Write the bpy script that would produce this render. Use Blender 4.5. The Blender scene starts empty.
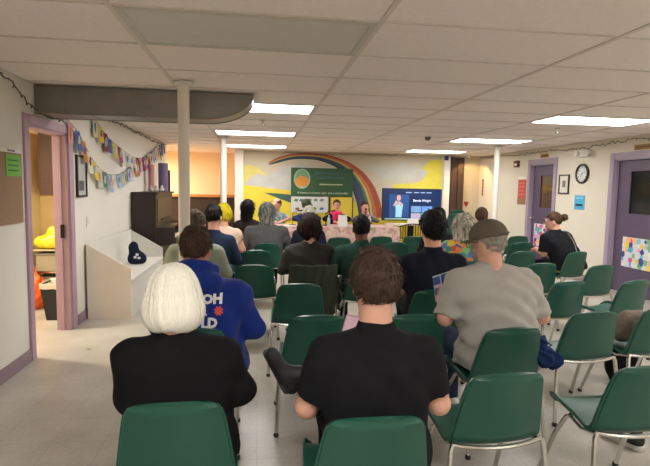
import bpy, bmesh, math, random
import numpy as np
from mathutils import Vector, Matrix
from mathutils.bvhtree import BVHTree

sc = bpy.context.scene
C = sc.collection
PI = math.pi
# ------------------------------------------------------------------ camera
H_CAM = 1.5586
YAW, PITCH, ROLL = 0.13397, 0.09172, 0.01878
fwd = Vector((math.sin(YAW)*math.cos(PITCH), math.cos(YAW)*math.cos(PITCH), -math.sin(PITCH)))
rgt = Vector((math.cos(YAW), -math.sin(YAW), 0))
upv = rgt.cross(fwd)
r2 = rgt*math.cos(ROLL) + upv*math.sin(ROLL)
u2 = upv*math.cos(ROLL) - rgt*math.sin(ROLL)
cam_d = bpy.data.cameras.new('camera')
cam = bpy.data.objects.new('camera', cam_d); C.objects.link(cam)
cam.matrix_world = Matrix(((r2.x, u2.x, -fwd.x, 0), (r2.y, u2.y, -fwd.y, 0), (r2.z, u2.z, -fwd.z, H_CAM), (0, 0, 0, 1)))
cam_d.sensor_fit = 'HORIZONTAL'; cam_d.sensor_width = 36.0
cam_d.lens = 497.82/650*36.0
cam_d.clip_start = 0.05
sc.camera = cam
# ------------------------------------------------------------------ world and exposure
world = bpy.data.worlds.new('world'); sc.world = world; world.use_nodes = True
world.node_tree.nodes['Background'].inputs[0].default_value = (0.9, 0.95, 1.0, 1)
world.node_tree.nodes['Background'].inputs[1].default_value = 0.02
sc.view_settings.view_transform = 'Standard'
sc.view_settings.look = 'None'
sc.view_settings.gamma = 1.0
sc.view_settings.use_curve_mapping = False
sc.view_settings.exposure = 0.24
try:
    sc.cycles.use_denoising = True
    sc.cycles.max_bounces = 12
    sc.cycles.diffuse_bounces = 9
    sc.cycles.sample_clamp_indirect = 4.0
except Exception:
    pass
TROFFER_STRENGTH = 18.5
SIDE_ROOM_POWER = 90.0
ALCOVE_POWER = 110.0
CORNER_POWER = 10.0

# ------------------------------------------------------------------ room numbers
ZC = 2.41                      # ceiling
XL, XR = -1.96, 5.6            # side walls
YB, YF = -3.4, 12.2            # back wall, mural wall
GX, GY, DX, DY = -0.7175, 2.5918, 1.3411, 0.6706   # ceiling grid
rnd = random.Random(7)

# ------------------------------------------------------------------ materials
MATS = {}
def srgb(r, g, b):
    f = lambda c: (c/255/12.92) if c/255 <= 0.04045 else ((c/255+0.055)/1.055)**2.4
    return (f(r), f(g), f(b), 1.0)
def mat(name, col, rough=0.6, metal=0.0, var=0.12, vscale=8.0, bump=0.0, bscale=60.0, stretch=None, spec=0.5, emit=None, estr=0.0, sss=0.0, coat=0.0, sheen=0.0):
    if name in MATS: return MATS[name]
    m = bpy.data.materials.new(name); m.use_nodes = True
    nt = m.node_tree; b = nt.nodes['Principled BSDF']
    c = srgb(*col)
    b.inputs['Roughness'].default_value = rough
    b.inputs['Metallic'].default_value = metal
    b.inputs['Specular IOR Level'].default_value = spec
    if coat: b.inputs['Coat Weight'].default_value = coat
    if sheen: b.inputs['Sheen Weight'].default_value = sheen
    if sss:
        b.inputs['Subsurface Weight'].default_value = sss
        b.inputs['Subsurface Radius'].default_value = (0.01, 0.004, 0.002)
    tc = nt.nodes.new('ShaderNodeTexCoord')
    mp = nt.nodes.new('ShaderNodeMapping')
    nt.links.new(tc.outputs['Object'], mp.inputs['Vector'])
    if stretch: mp.inputs['Scale'].default_value = stretch
    n = nt.nodes.new('ShaderNodeTexNoise'); n.inputs['Scale'].default_value = vscale; n.inputs['Detail'].default_value = 4
    nt.links.new(mp.outputs['Vector'], n.inputs['Vector'])
    mx = nt.nodes.new('ShaderNodeMix'); mx.data_type = 'RGBA'
    mx.inputs['A'].default_value = tuple(v*(1-var) for v in c[:3])+(1,)
    mx.inputs['B'].default_value = tuple(min(1, v*(1+var)) for v in c[:3])+(1,)
    nt.links.new(n.outputs['Fac'], mx.inputs['Factor'])
    nt.links.new(mx.outputs['Result'], b.inputs['Base Color'])
    if bump:
        n2 = nt.nodes.new('ShaderNodeTexNoise'); n2.inputs['Scale'].default_value = bscale; n2.inputs['Detail'].default_value = 3
        nt.links.new(mp.outputs['Vector'], n2.inputs['Vector'])
        bp = nt.nodes.new('ShaderNodeBump'); bp.inputs['Strength'].default_value = bump; bp.inputs['Distance'].default_value = 0.01
        nt.links.new(n2.outputs['Fac'], bp.inputs['Height'])
        nt.links.new(bp.outputs['Normal'], b.inputs['Normal'])
    if emit:
        b.inputs['Emission Color'].default_value = srgb(*emit)
        b.inputs['Emission Strength'].default_value = estr
    MATS[name] = m
    return m
def hairmat(name, col, rough=0.62, var=0.45):
    return mat(name, col, rough, var=var, vscale=12.0, bump=0.9, bscale=16.0, stretch=(9, 9, 0.9), spec=0.22)
def cloth(name, col, rough=0.92, var=0.14, bump=0.25, bscale=14.0, sheen=0.0):
    return mat(name, col, rough, var=var, vscale=9, bump=bump, bscale=bscale, spec=0.15, sheen=sheen)
def skinm(name, col): return mat(name, col, 0.55, var=0.12, vscale=20, sss=0.08, spec=0.35)
def floor_mat():
    m = bpy.data.materials.new('vinyl_floor'); m.use_nodes = True
    nt = m.node_tree; b = nt.nodes['Principled BSDF']
    tc = nt.nodes.new('ShaderNodeTexCoord')
    br = nt.nodes.new('ShaderNodeTexBrick'); br.offset = 0.0; br.squash = 1.0
    br.inputs['Scale'].default_value = 1.0
    br.inputs['Brick Width'].default_value = 0.305; br.inputs['Row Height'].default_value = 0.305
    br.inputs['Mortar Size'].default_value = 0.0022; br.inputs['Mortar Smooth'].default_value = 0.3
    br.inputs['Color1'].default_value = srgb(172, 167, 158); br.inputs['Color2'].default_value = srgb(168, 163, 154)
    br.inputs['Mortar'].default_value = srgb(152, 147, 138)
    nt.links.new(tc.outputs['Object'], br.inputs['Vector'])
    n = nt.nodes.new('ShaderNodeTexNoise'); n.inputs['Scale'].default_value = 3.0; n.inputs['Detail'].default_value = 6
    nt.links.new(tc.outputs['Object'], n.inputs['Vector'])
    n3 = nt.nodes.new('ShaderNodeTexNoise'); n3.inputs['Scale'].default_value = 45.0; n3.inputs['Detail'].default_value = 3
    nt.links.new(tc.outputs['Object'], n3.inputs['Vector'])
    mx = nt.nodes.new('ShaderNodeMix'); mx.data_type = 'RGBA'; mx.blend_type = 'SOFT_LIGHT'
    mx.inputs['Factor'].default_value = 0.55
    nt.links.new(br.outputs['Color'], mx.inputs['A']); nt.links.new(n.outputs['Fac'], mx.inputs['B'])
    mx2 = nt.nodes.new('ShaderNodeMix'); mx2.data_type = 'RGBA'; mx2.blend_type = 'SOFT_LIGHT'
    mx2.inputs['Factor'].default_value = 0.3
    nt.links.new(mx.outputs['Result'], mx2.inputs['A']); nt.links.new(n3.outputs['Fac'], mx2.inputs['B'])
    nt.links.new(mx2.outputs['Result'], b.inputs['Base Color'])
    rr = nt.nodes.new('ShaderNodeMapRange'); rr.inputs['To Min'].default_value = 0.22; rr.inputs['To Max'].default_value = 0.42
    nt.links.new(n.outputs['Fac'], rr.inputs['Value']); nt.links.new(rr.outputs['Result'], b.inputs['Roughness'])
    bp = nt.nodes.new('ShaderNodeBump'); bp.inputs['Strength'].default_value = 0.12; bp.inputs['Distance'].default_value = 0.004
    nt.links.new(n.outputs['Fac'], bp.inputs['Height']); nt.links.new(bp.outputs['Normal'], b.inputs['Normal'])
    return m
def twotone(name, c1, c2, scale=10.0, stretch=(4, 4, 0.8), rough=0.6):
    m = mat(name, c1, rough, var=0.2, vscale=12, bump=0.8, bscale=16, stretch=(9, 9, 0.9))
    nt = m.node_tree; b = nt.nodes['Principled BSDF']
    tc = nt.nodes.new('ShaderNodeTexCoord'); mp = nt.nodes.new('ShaderNodeMapping'); mp.inputs['Scale'].default_value = stretch
    nt.links.new(tc.outputs['Object'], mp.inputs['Vector'])
    n = nt.nodes.new('ShaderNodeTexNoise'); n.inputs['Scale'].default_value = scale; nt.links.new(mp.outputs['Vector'], n.inputs['Vector'])
    r = nt.nodes.new('ShaderNodeValToRGB'); r.color_ramp.elements[0].position = 0.42; r.color_ramp.elements[1].position = 0.58
    r.color_ramp.elements[0].color = srgb(*c1); r.color_ramp.elements[1].color = srgb(*c2)
    nt.links.new(n.outputs['Fac'], r.inputs['Fac']); nt.links.new(r.outputs['Color'], b.inputs['Base Color'])
    return m
def patch_mat(name, cols, scale=9.0, rough=0.6):
    """random patches of colour (collage paper, floral print)"""
    m = bpy.data.materials.new(name); m.use_nodes = True
    nt = m.node_tree; b = nt.nodes['Principled BSDF']; b.inputs['Roughness'].default_value = rough
    tc = nt.nodes.new('ShaderNodeTexCoord')
    v = nt.nodes.new('ShaderNodeTexVoronoi'); v.inputs['Scale'].default_value = scale
    nt.links.new(tc.outputs['Object'], v.inputs['Vector'])
    sp = nt.nodes.new('ShaderNodeSeparateColor'); nt.links.new(v.outputs['Color'], sp.inputs[0])
    r = nt.nodes.new('ShaderNodeValToRGB'); r.color_ramp.interpolation = 'CONSTANT'
    el = r.color_ramp.elements
    while len(el) < len(cols): el.new(0.5)
    for i, c in enumerate(cols):
        el[i].position = i/len(cols); el[i].color = srgb(*c)
    nt.links.new(sp.outputs[0], r.inputs['Fac']); nt.links.new(r.outputs['Color'], b.inputs['Base Color'])
    MATS[name] = m
    return m

M_wall = mat('cream_wall', (212, 206, 191), 0.85, var=0.03, vscale=2, bump=0.05, bscale=40)
M_wall_l = mat('white_wall', (220, 217, 209), 0.85, var=0.03, vscale=2, bump=0.05, bscale=40)
M_warmwall = mat('alcove_wall', (226, 208, 178), 0.85, var=0.04, vscale=2)
M_tile = mat('ceiling_tile', (242, 232, 226), 0.95, var=0.07, vscale=25, bump=0.35, bscale=160)
M_rail = mat('grid_rail', (216, 206, 196), 0.6, var=0.05)
M_lilac = mat('lilac_trim', (160, 146, 166), 0.5, var=0.06)
M_lilac_l = mat('mauve_trim', (170, 142, 160), 0.5, var=0.06)
M_purple = mat('purple_door', (88, 74, 98), 0.5, var=0.05)
M_base = mat('mauve_baseboard', (140, 120, 130), 0.5, var=0.06)
M_green = mat('green_plastic', (21, 75, 61), 0.36, var=0.10, vscale=5, bump=0.06, bscale=220)
M_chrome = mat('chrome', (205, 203, 198), 0.22, metal=1.0, var=0.08)
M_black = mat('black_plastic', (18, 18, 20), 0.5)
M_blackmetal = mat('black_metal', (24, 24, 26), 0.4, metal=0.6)
M_white = mat('white_paint', (214, 212, 204), 0.55, var=0.03)
M_cream = mat('cream_paint', (222, 214, 200), 0.6, var=0.05)
M_duct = mat('galvanised_duct', (134, 131, 127), 0.36, metal=0.75, var=0.18, vscale=6)
M_wood = mat('dark_wood', (40, 26, 21), 0.45, var=0.3, vscale=5, stretch=(1, 1, 8))
M_oak = mat('oak', (168, 112, 56), 0.5, var=0.25, vscale=5, stretch=(1, 1, 6))
M_paper = mat('white_paper', (225, 224, 218), 0.8, var=0.03)

# ------------------------------------------------------------------ mesh helpers
class MB:
    def __init__(s): s.v = []; s.f = []
    def add(s, vs, fs):
        o = len(s.v); s.v += [tuple(v) for v in vs]; s.f += [tuple(i+o for i in f) for f in fs]; return s
    def box(s, x0, x1, y0, y1, z0, z1):
        return s.add([(x0,y0,z0),(x1,y0,z0),(x1,y1,z0),(x0,y1,z0),(x0,y0,z1),(x1,y0,z1),(x1,y1,z1),(x0,y1,z1)],
                     [(3,2,1,0),(4,5,6,7),(0,1,5,4),(1,2,6,5),(2,3,7,6),(3,0,4,7)])
    def prism(s, poly, axis, a, b):
        """poly in the plane normal to axis ('x': (y,z), 'y': (x,z), 'z': (x,y))"""
        n = len(poly)
        def p(u, v, w): return {'x': (w,u,v), 'y': (u,w,v), 'z': (u,v,w)}[axis]
        vs = [p(u,v,a) for u,v in poly]+[p(u,v,b) for u,v in poly]
        fs = [tuple(range(n))[::-1], tuple(range(n,2*n))]+[(i,(i+1)%n,n+(i+1)%n,n+i) for i in range(n)]
        return s.add(vs, fs)
    def tube(s, pts, r, n=8, caps=True):
        pts = [Vector(p) for p in pts]; rs = r if isinstance(r, (list, tuple)) else [r]*len(pts)
        vs = []; prev = None
        for i, p in enumerate(pts):
            d = (pts[min(i+1,len(pts)-1)]-pts[max(i-1,0)]).normalized()
            if prev is None:
                a = d.orthogonal().normalized()
            else:
                a = (prev - d*prev.dot(d)).normalized()
            prev = a; b = d.cross(a)
            for k in range(n):
                t = 2*PI*k/n; vs.append(p+(a*math.cos(t)+b*math.sin(t))*rs[i])
        fs = [(i*n+k, i*n+(k+1)%n, (i+1)*n+(k+1)%n, (i+1)*n+k) for i in range(len(pts)-1) for k in range(n)]
        if caps: fs += [tuple(range(n))[::-1], tuple((len(pts)-1)*n+k for k in range(n))]
        return s.add(vs, fs)
    def lathe(s, prof, n=20, c=(0,0,0)):
        vs = [(c[0]+r*math.cos(2*PI*k/n), c[1]+r*math.sin(2*PI*k/n), c[2]+z) for r,z in prof for k in range(n)]
        fs = [(i*n+k, i*n+(k+1)%n, (i+1)*n+(k+1)%n, (i+1)*n+k) for i in range(len(prof)-1) for k in range(n)]
        fs += [tuple(range(n))[::-1], tuple((len(prof)-1)*n+k for k in range(n))]
        return s.add(vs, fs)
    def mesh(s, name, smooth=False, bevel=0.0):
        me = bpy.data.meshes.new(name); me.from_pydata(s.v, [], s.f); me.update()
        bm = bmesh.new(); bm.from_mesh(me)
        bmesh.ops.recalc_face_normals(bm, faces=bm.faces)
        if bevel > 0:
            eds = [e for e in bm.edges if len(e.link_faces) == 2 and e.calc_face_angle(0) > 0.6]
            bmesh.ops.bevel(bm, geom=eds, offset=bevel, segments=2, affect='EDGES', clamp_overlap=True)
        bm.to_mesh(me); bm.free()
        if smooth:
            me.polygons.foreach_set('use_smooth', [True]*len(me.polygons))
            try: me.set_sharp_from_angle(angle=0.7)
            except Exception: pass
        return me
    def build(s, name, m, parent=None, smooth=False, bevel=0.0, loc=None, rot=None):
        return obj(name, s.mesh(name, smooth, bevel), m, parent, loc, rot)
def obj(name, me, m, parent=None, loc=None, rot=None):
    o = bpy.data.objects.new(name, me); C.objects.link(o)
    if m is not None and not me.materials: me.materials.append(m)
    if parent is not None: o.parent = parent
    if loc is not None: o.location = loc
    if rot is not None: o.rotation_euler = rot
    return o
def tag(o, label, cat, group=None):
    o['label'] = label; o['category'] = cat
    if group: o['group'] = group
    return o
def thing(name, label, cat, loc=(0,0,0), rz=0.0, group=None):
    o = bpy.data.objects.new(name, None); C.objects.link(o)
    o.location = loc; o.rotation_euler = (0,0,rz); o.empty_display_size = 0.1
    return tag(o, label, cat, group)
def struct(name, me_or_mb, m, parent=None):
    o = me_or_mb.build(name, m, parent)
    if parent is None: o['kind'] = 'structure'
    return o
def copy_tree(o, parent=None):
    c = o.copy(); C.objects.link(c); c.parent = parent
    for ch in list(o.children): copy_tree(ch, c)
    return c
def text_mesh(txt, size, align='CENTER', extrude=0.0008, bold=0.0):
    cu = bpy.data.curves.new('lettering', 'FONT'); cu.body = txt; cu.size = size
    cu.align_x = align; cu.align_y = 'CENTER'; cu.extrude = extrude; cu.offset = bold; cu.resolution_u = 2
    o = bpy.data.objects.new('lettering', cu); C.objects.link(o)
    dg = bpy.context.evaluated_depsgraph_get()
    me = bpy.data.meshes.new_from_object(o.evaluated_get(dg))
    bpy.data.objects.remove(o); bpy.data.curves.remove(cu)
    me.materials.clear()
    return me

# ================================================================== the room
fl = struct('floor', MB().box(XL-3.2, XR+0.2, YB-0.1, 14.2, -0.06, 0.0), floor_mat())
WT = 0.13
# left wall with the doorway (opening y 4.60..5.50, z 0..2.05), ends at y 11.1
DY0, DY1, DZ = 4.60, 5.50, 2.05
mb = MB()
mb.box(XL-WT, XL, YB, DY0, 0, ZC+0.1).box(XL-WT, XL, DY1, 11.1, 0, ZC+0.1).box(XL-WT, XL, DY0, DY1, DZ, ZC+0.1)
wall_left = struct('wall_left', mb, M_wall_l)
# right wall with two door openings
D1a, D1b, D1z = 8.92, 9.74, 2.10
D2a, D2b, D2z = 6.30, 7.28, 2.08
mb = MB()
for a, b in ((YB, D2a), (D2b, D1a), (D1b, YF+0.1)): mb.box(XR, XR+WT, a, b, 0, ZC+0.1)
mb.box(XR, XR+WT, D2a, D2b, D2z, ZC+0.1).box(XR, XR+WT, D1a, D1b, D1z, ZC+0.1)
wall_right = struct('wall_right', mb, M_wall)
wall_far = struct('wall_far', MB().box(-0.5, XR, YF, YF+0.12, 0, ZC+0.1), mat('mural_wall', (190, 181, 160), 0.85, var=0.05, vscale=1.5))
wall_back = struct('wall_back', MB().box(XL-WT, XR+WT, YB-0.12, YB, 0, ZC+0.1), M_wall)
# alcove behind the piano
mb = MB(); mb.box(-4.2, -0.38, 13.6, 13.7, 0, ZC+0.1).box(-4.3, -4.2, 11.0, 13.7, 0, ZC+0.1).box(-0.5, -0.38, YF+0.12, 13.6, 0, ZC+0.1)
mb.box(-4.2, XL-WT, 11.0, 11.1, 0, ZC+0.1)
struct('wall_alcove', mb, M_warmwall)
# side room behind the doorway
mb = MB(); mb.box(-5.0, XL-WT, 7.1, 7.2, 0, ZC+0.1).box(-5.1, -5.0, 3.5, 7.2, 0, ZC+0.1).box(-5.0, XL-WT, 3.4, 3.5, 0, ZC+0.1)
struct('wall_side_room', mb, mat('side_room_wall', (236, 222, 186), 0.85, var=0.04))
struct('ceiling_side_room', MB().box(-5.1, XL-WT, 3.4, 7.2, ZC, ZC+0.1), M_tile)
# ceiling: slab, tiles and rails
ceiling = struct('ceiling', MB().box(-4.3, XR+0.13, YB-0.1, 14.2, ZC+0.03, ZC+0.13), M_tile)
j0, j1 = int(math.floor((YB-GY)/DY)), int(math.ceil((13.6-GY)/DY))
LIGHTS_ON = [(0,4),(0,8),(0,12),(3,4),(3,8),(3,12),(3,0),(0,-4),(3,-4),(0,-8),(3,-8)]
LIGHTS_OFF = [(0,0)]
cut = set(LIGHTS_ON+LIGHTS_OFF)
tmesh = {}
for i in range(-3, 5):
    x0, x1 = GX+i*DX, GX+(i+1)*DX
    for j in range(j0, j1):
        y0, y1 = GY+j*DY, GY+(j+1)*DY
        if (i, j) in cut: continue
        a, b = x0, x1
        if y0 < 11.0: a = max(a, XL)
        else: a = max(a, -4.2)
        b = min(b, XR)
        if b-a < 0.02: continue
        key = (round(a-x0, 3), round(b-x0, 3))
        if key not in tmesh:
            tmesh[key] = MB().box(key[0]+0.004, key[1]-0.004, 0.004, DY-0.004, 0.004, 0.024).mesh('ceiling_tile', bevel=0.004)
        obj('ceiling_tile', tmesh[key], M_tile, ceiling, (x0, y0, ZC+rnd.uniform(-0.001, 0.001)))
for i in range(-2, 5):
    x = GX+i*DX
    y0 = YB if x > XL else 11.1
    if x > -4.2: MB().box(x-0.014, x+0.014, y0, 13.6, ZC-0.004, ZC+0.01).build('grid_rail', M_rail, ceiling)
for j in range(j0+1, j1):
    y = GY+j*DY
    MB().box(XL if y < 11.0 else -4.2, XR, y-0.006, y+0.006, ZC-0.002, ZC+0.008).build('grid_rail', M_rail, ceiling)
# baseboards
mb = MB().box(XL, XL+0.014, YB, DY0-0.09, 0, 0.11).box(XL, XL+0.014, DY1+0.17, 11.1, 0, 0.11)
struct('baseboard_left', mb, M_base)
mb = MB()
for a, b in ((YB, D2a-0.1), (D2b+0.1, D1a-0.1), (D1b+0.1, YF)): mb.box(XR-0.014, XR, a, b, 0, 0.11)
struct('baseboard_right', mb, M_base)
struct('baseboard_far', MB().box(-0.4, XR, YF-0.014, YF, 0, 0.11), M_base)

# doorway trim, left
dr = bpy.data.objects.new('door_1', None); C.objects.link(dr); dr['kind'] = 'structure'
cw = 0.085
mb = MB(); mb.box(XL-0.005, XL+0.02, DY0-cw, DY0, 0, DZ+cw)
mb.build('casing', M_lilac_l, dr, bevel=0.004)
MB().box(XL-0.005, XL+0.02, DY1, DY1+cw*1.4, 0, DZ+cw).build('casing', M_lilac_l, dr, bevel=0.004)
MB().box(XL-0.005, XL+0.02, DY0, DY1, DZ, DZ+cw).build('casing', M_lilac_l, dr, bevel=0.004)
MB().box(XL-WT-0.01, XL, DY1-0.02, DY1, 0, DZ).box(XL-WT-0.01, XL, DY0, DY0+0.02, 0, DZ).box(XL-WT-0.01, XL, DY0, DY1, DZ-0.02, DZ).build('jamb', M_lilac_l, dr)
MB().box(XL-WT+0.03, XL-0.06, DY1-0.034, DY1-0.02, 0, DZ-0.02).build('door_stop', M_lilac_l, dr)
sp = MB().box(XL-0.075, XL-0.035, DY1-0.038, DY1-0.033, 0.98, 1.12).build('strike_plate', M_blackmetal, dr); sp['label'] = 'dark metal strike plate'

def wall_door(n, ya, yb, zt, win, pane_tint):
    d = bpy.data.objects.new('door_%d' % n, None); C.objects.link(d); d['kind'] = 'structure'
    cw = 0.1
    for a, b, z0, z1 in ((ya-cw, ya, 0, zt+cw), (yb, yb+cw, 0, zt+cw), (ya, yb, zt, zt+cw)):
        MB().box(XR-0.022, XR+0.01, a, b, z0, z1).build('casing', M_lilac, d, bevel=0.005)
    MB().box(XR, XR+WT, ya, ya+0.02, 0, zt).box(XR, XR+WT, yb-0.02, yb, 0, zt).box(XR, XR+WT, ya, yb, zt-0.02, zt).build('jamb', M_lilac, d)
    w0, w1, z0, z1 = win; x0, x1 = XR+0.06, XR+0.105
    mb = MB(); mb.box(x0, x1, ya+0.02, w0, 0.01, zt-0.02).box(x0, x1, w1, yb-0.02, 0.01, zt-0.02).box(x0, x1, w0, w1, 0.01, z0).box(x0, x1, w0, w1, z1, zt-0.02)
    lf = mb.build('door_leaf', M_purple, d)
    fr = MB()
    for a, b, c, e in ((w0-0.015, w0+0.012, z0-0.015, z1+0.015), (w1-0.012, w1+0.015, z0-0.015, z1+0.015), (w0, w1, z0-0.015, z0+0.012), (w0, w1, z1-0.012, z1+0.015)):
        fr.box(x0-0.008, x0+0.01, a, b, c, e)
    fr.build('window_bead', M_purple, d)
    MB().box(x0+0.015, x0+0.021, w0, w1, z0, z1).build('pane', pane_tint, d)
    k = MB().lathe([(0.03, 0), (0.03, 0.008), (0.012, 0.012), (0.012, 0.04), (0.026, 0.05), (0.03, 0.065), (0.02, 0.08)], 16)
    kb = k.build('door_knob', M_chrome, d, True, loc=(x0, (yb-0.08) if n == 2 else (ya+0.08), 1.0), rot=(0, -PI/2, 0))
    return d
wall_door(2, D1a, D1b, D1z, (9.02, 9.46, 1.22, 1.88), mat('painted_brown_light', (98, 74, 52), 0.12, var=0.35, vscale=2.0, spec=0.7))  # brown light of the room beyond is put into the opaque pane's colour
wall_door(3, D2a, D2b, D2z, (6.44, 7.0, 1.23, 1.90), mat('dark_glass', (24, 24, 28), 0.1, var=0.5, vscale=3.0, spec=0.7))
for n, a, b in ((1, D1a, D1b), (2, D2a, D2b)):   # closed space behind the door glass
    struct('wall_behind_door_%d' % n, MB().box(XR+WT, XR+WT+0.03, a-0.05, b+0.05, 0, 2.2), M_purple)

# ------------------------------------------------------------------ ceiling lights
M_diff = mat('lit_diffuser', (255, 252, 244), 0.6, var=0.0, emit=(254, 251, 247), estr=TROFFER_STRENGTH)
M_diff_off = mat('unlit_diffuser', (205, 202, 196), 0.45, var=0.06)
M_trof = mat('troffer_frame', (196, 192, 182), 0.5, var=0.03)
def troffer(i, j, on, label):
    t = thing('ceiling_light', label, 'ceiling light', (GX+(i+0.5)*DX, GY+(j+0.5)*DY, ZC), 0, 'recessed ceiling lights')
    a, b = DX/2-0.014, DY/2-0.012; w = 0.035
    MB().box(-a, a, -b, -b+w, -0.006, 0.02).box(-a, a, b-w, b, -0.006, 0.02).box(-a, -a+w, -b+w, b-w, -0.006, 0.02).box(a-w, a, -b+w, b-w, -0.006, 0.02).build('frame', M_trof, t)
    MB().box(-a+w, a-w, -b+w, b-w, -0.001, 0.012).build('diffuser', M_diff if on else M_diff_off, t)
troffer(0, 0, False, 'unlit grey ceiling light panel in front of the metal duct')
troffer(0, 4, True, 'lit ceiling light panel just beside the metal duct end, nearest of the left row')
troffer(0, 8, True, 'lit ceiling light panel, middle of the left row of three')
troffer(0, 12, True, 'lit ceiling light panel of the left row, nearest the rainbow mural')
troffer(3, 4, True, 'large lit ceiling light panel at the right edge above the clock wall')
troffer(3, 8, True, 'lit ceiling light panel touching the right white column top')
troffer(3, 12, True, 'lit ceiling light panel above the television')
troffer(3, 0, True, 'lit ceiling light panel over the right front chairs, out of view')
troffer(0, -4, True, 'lit ceiling light panel right above the viewer')
troffer(3, -4, True, 'lit ceiling light panel beside the viewer on the right')
troffer(0, -8, True, 'added lit ceiling light panel, unseen behind the viewer on the left')  # rearmost pair is unseen, added to brighten the near half of the room
troffer(3, -8, True, 'added lit ceiling light panel, unseen behind the viewer on the right')
def lamp(name, label, loc, power, col, size):
    t = thing(name, label, 'lamp', loc)
    MB().lathe([(size, 0), (size*1.05, 0.02), (size*0.7, 0.05), (0.02, 0.06)], 20).build('housing', M_white, t, True)
    MB().lathe([(size*0.3, -0.035), (size*0.8, -0.025), (size*0.92, 0.0)], 20).build('glass_shade', mat('warm_glow', (255, 220, 160), 0.5, emit=(255, 206, 140), estr=3.0, var=0), t, True)
    ld = bpy.data.lights.new('bulb', 'AREA'); ld.shape = 'DISK'; ld.size = size*2; ld.energy = power; ld.color = col
    lo = bpy.data.objects.new('bulb', ld); C.objects.link(lo); lo.parent = t; lo.location = (0, 0, -0.05)
    return t
lamp('ceiling_lamp', 'warm ceiling lamp inside the side room behind the left doorway', (-3.35, 5.15, ZC-0.07), SIDE_ROOM_POWER, (1.0, 0.90, 0.70), 0.18)
lamp('ceiling_lamp', 'warm ceiling lamp in the alcove beyond the piano', (-2.85, 12.2, ZC-0.07), ALCOVE_POWER, (1.0, 0.80, 0.56), 0.18)
sl = thing('spot_lamp', 'small warm spot lamp at the ceiling over the far right corner', 'lamp', (5.05, 11.62, ZC))
MB().lathe([(0.03, -0.07), (0.035, -0.06), (0.035, -0.004)], 16).build('can', M_white, sl, True)
ld = bpy.data.lights.new('bulb', 'SPOT'); ld.energy = CORNER_POWER*4; ld.color = (1.0, 0.62, 0.26); ld.spot_size = 1.9; ld.spot_blend = 0.35; ld.shadow_soft_size = 0.04
lo = bpy.data.objects.new('bulb', ld); C.objects.link(lo); lo.parent = sl; lo.location = (0, 0, -0.085)
lo.rotation_euler = Vector((0.30, 0.45, -0.9)).to_track_quat('-Z', 'Y').to_euler()

# ------------------------------------------------------------------ duct, columns
prof = [(-1.955, ZC-0.004), (-1.955, 2.165), (-0.52, 2.165)]
for k in range(1, 13):
    t = k/12*PI/2
    prof.append((-0.52+0.47*math.sin(t), 2.165+(ZC-0.004-2.165)*(1-math.cos(t))))
dk = thing('duct', 'galvanised sheet metal air duct with a rounded end under the ceiling', 'duct', (0,0,0))
MB().prism(prof, 'y', 4.76, 5.12).build('duct_body', M_duct, dk)
pts = [(x, 4.755, z) for x, z in prof[1:]]
MB().tube(pts, 0.008, 6).build('seam', M_duct, dk, True)
MB().tube([(x, 5.125, z) for x, z in prof[1:]], 0.008, 6).build('seam', M_duct, dk, True)
for x in (-1.5, -1.05):
    MB().box(x-0.012, x+0.012, 4.752, 5.128, 2.157, 2.2).build('drive_cleat', M_duct, dk)
def column(x, y, r, label):
    t = thing('column', label, 'column', (x, y, 0))
    MB().lathe([(r, 0.02), (r, ZC-0.03)], 28).build('shaft', M_white if x > 0 else M_cream, t, True)
    MB().lathe([(r+0.03, 0), (r+0.03, 0.015), (r+0.004, 0.03)], 28).build('base_plate', M_white, t, True)
    MB().lathe([(r+0.002, ZC-0.035), (r+0.035, ZC-0.025), (r+0.035, ZC-0.006)], 28).build('collar', M_white, t, True)
column(-0.625, 4.36, 0.048, 'thick cream round column in front of the metal duct')
column(-0.62, 9.1, 0.055, 'round white column beside the alcove, left of the mural')
column(4.56, 9.18, 0.055, 'white round column in front of the right wall')
# square white pilasters at both ends of the mural wall
tag(MB().box(-0.56, -0.36, YF-0.16, YF-0.002, 0, ZC-0.006).build('pilaster', M_white, bevel=0.006), 'white square pilaster at the left end of the mural', 'pilaster')
tag(MB().box(4.60, 4.76, YF-0.16, YF-0.002, 0, ZC-0.006).build('pilaster', M_white, bevel=0.006), 'white square pilaster right of the television', 'pilaster')
tag(MB().box(4.595, 4.70, YF-0.175, YF-0.163, 2.28, 2.39).build('speaker_box', mat('blue_box', (36, 40, 110), 0.5), bevel=0.004), 'small blue square at the top of the right pilaster', 'sign')
# dark wood folding partition right of the pilaster
pt = thing('folding_partition', 'dark brown wooden folding partition beside the warm corner', 'partition', (4.78, 12.05, 0))
for k in range(4):
    x = k*0.09
    MB().box(x, x+0.086, -0.02+0.03*(k % 2), 0.03+0.03*(k % 2), 0.02, 2.36).build('panel', mat('brown_panel', (66, 46, 34), 0.5, var=0.35, vscale=6, stretch=(1, 1, 5)), pt, bevel=0.004)

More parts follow.
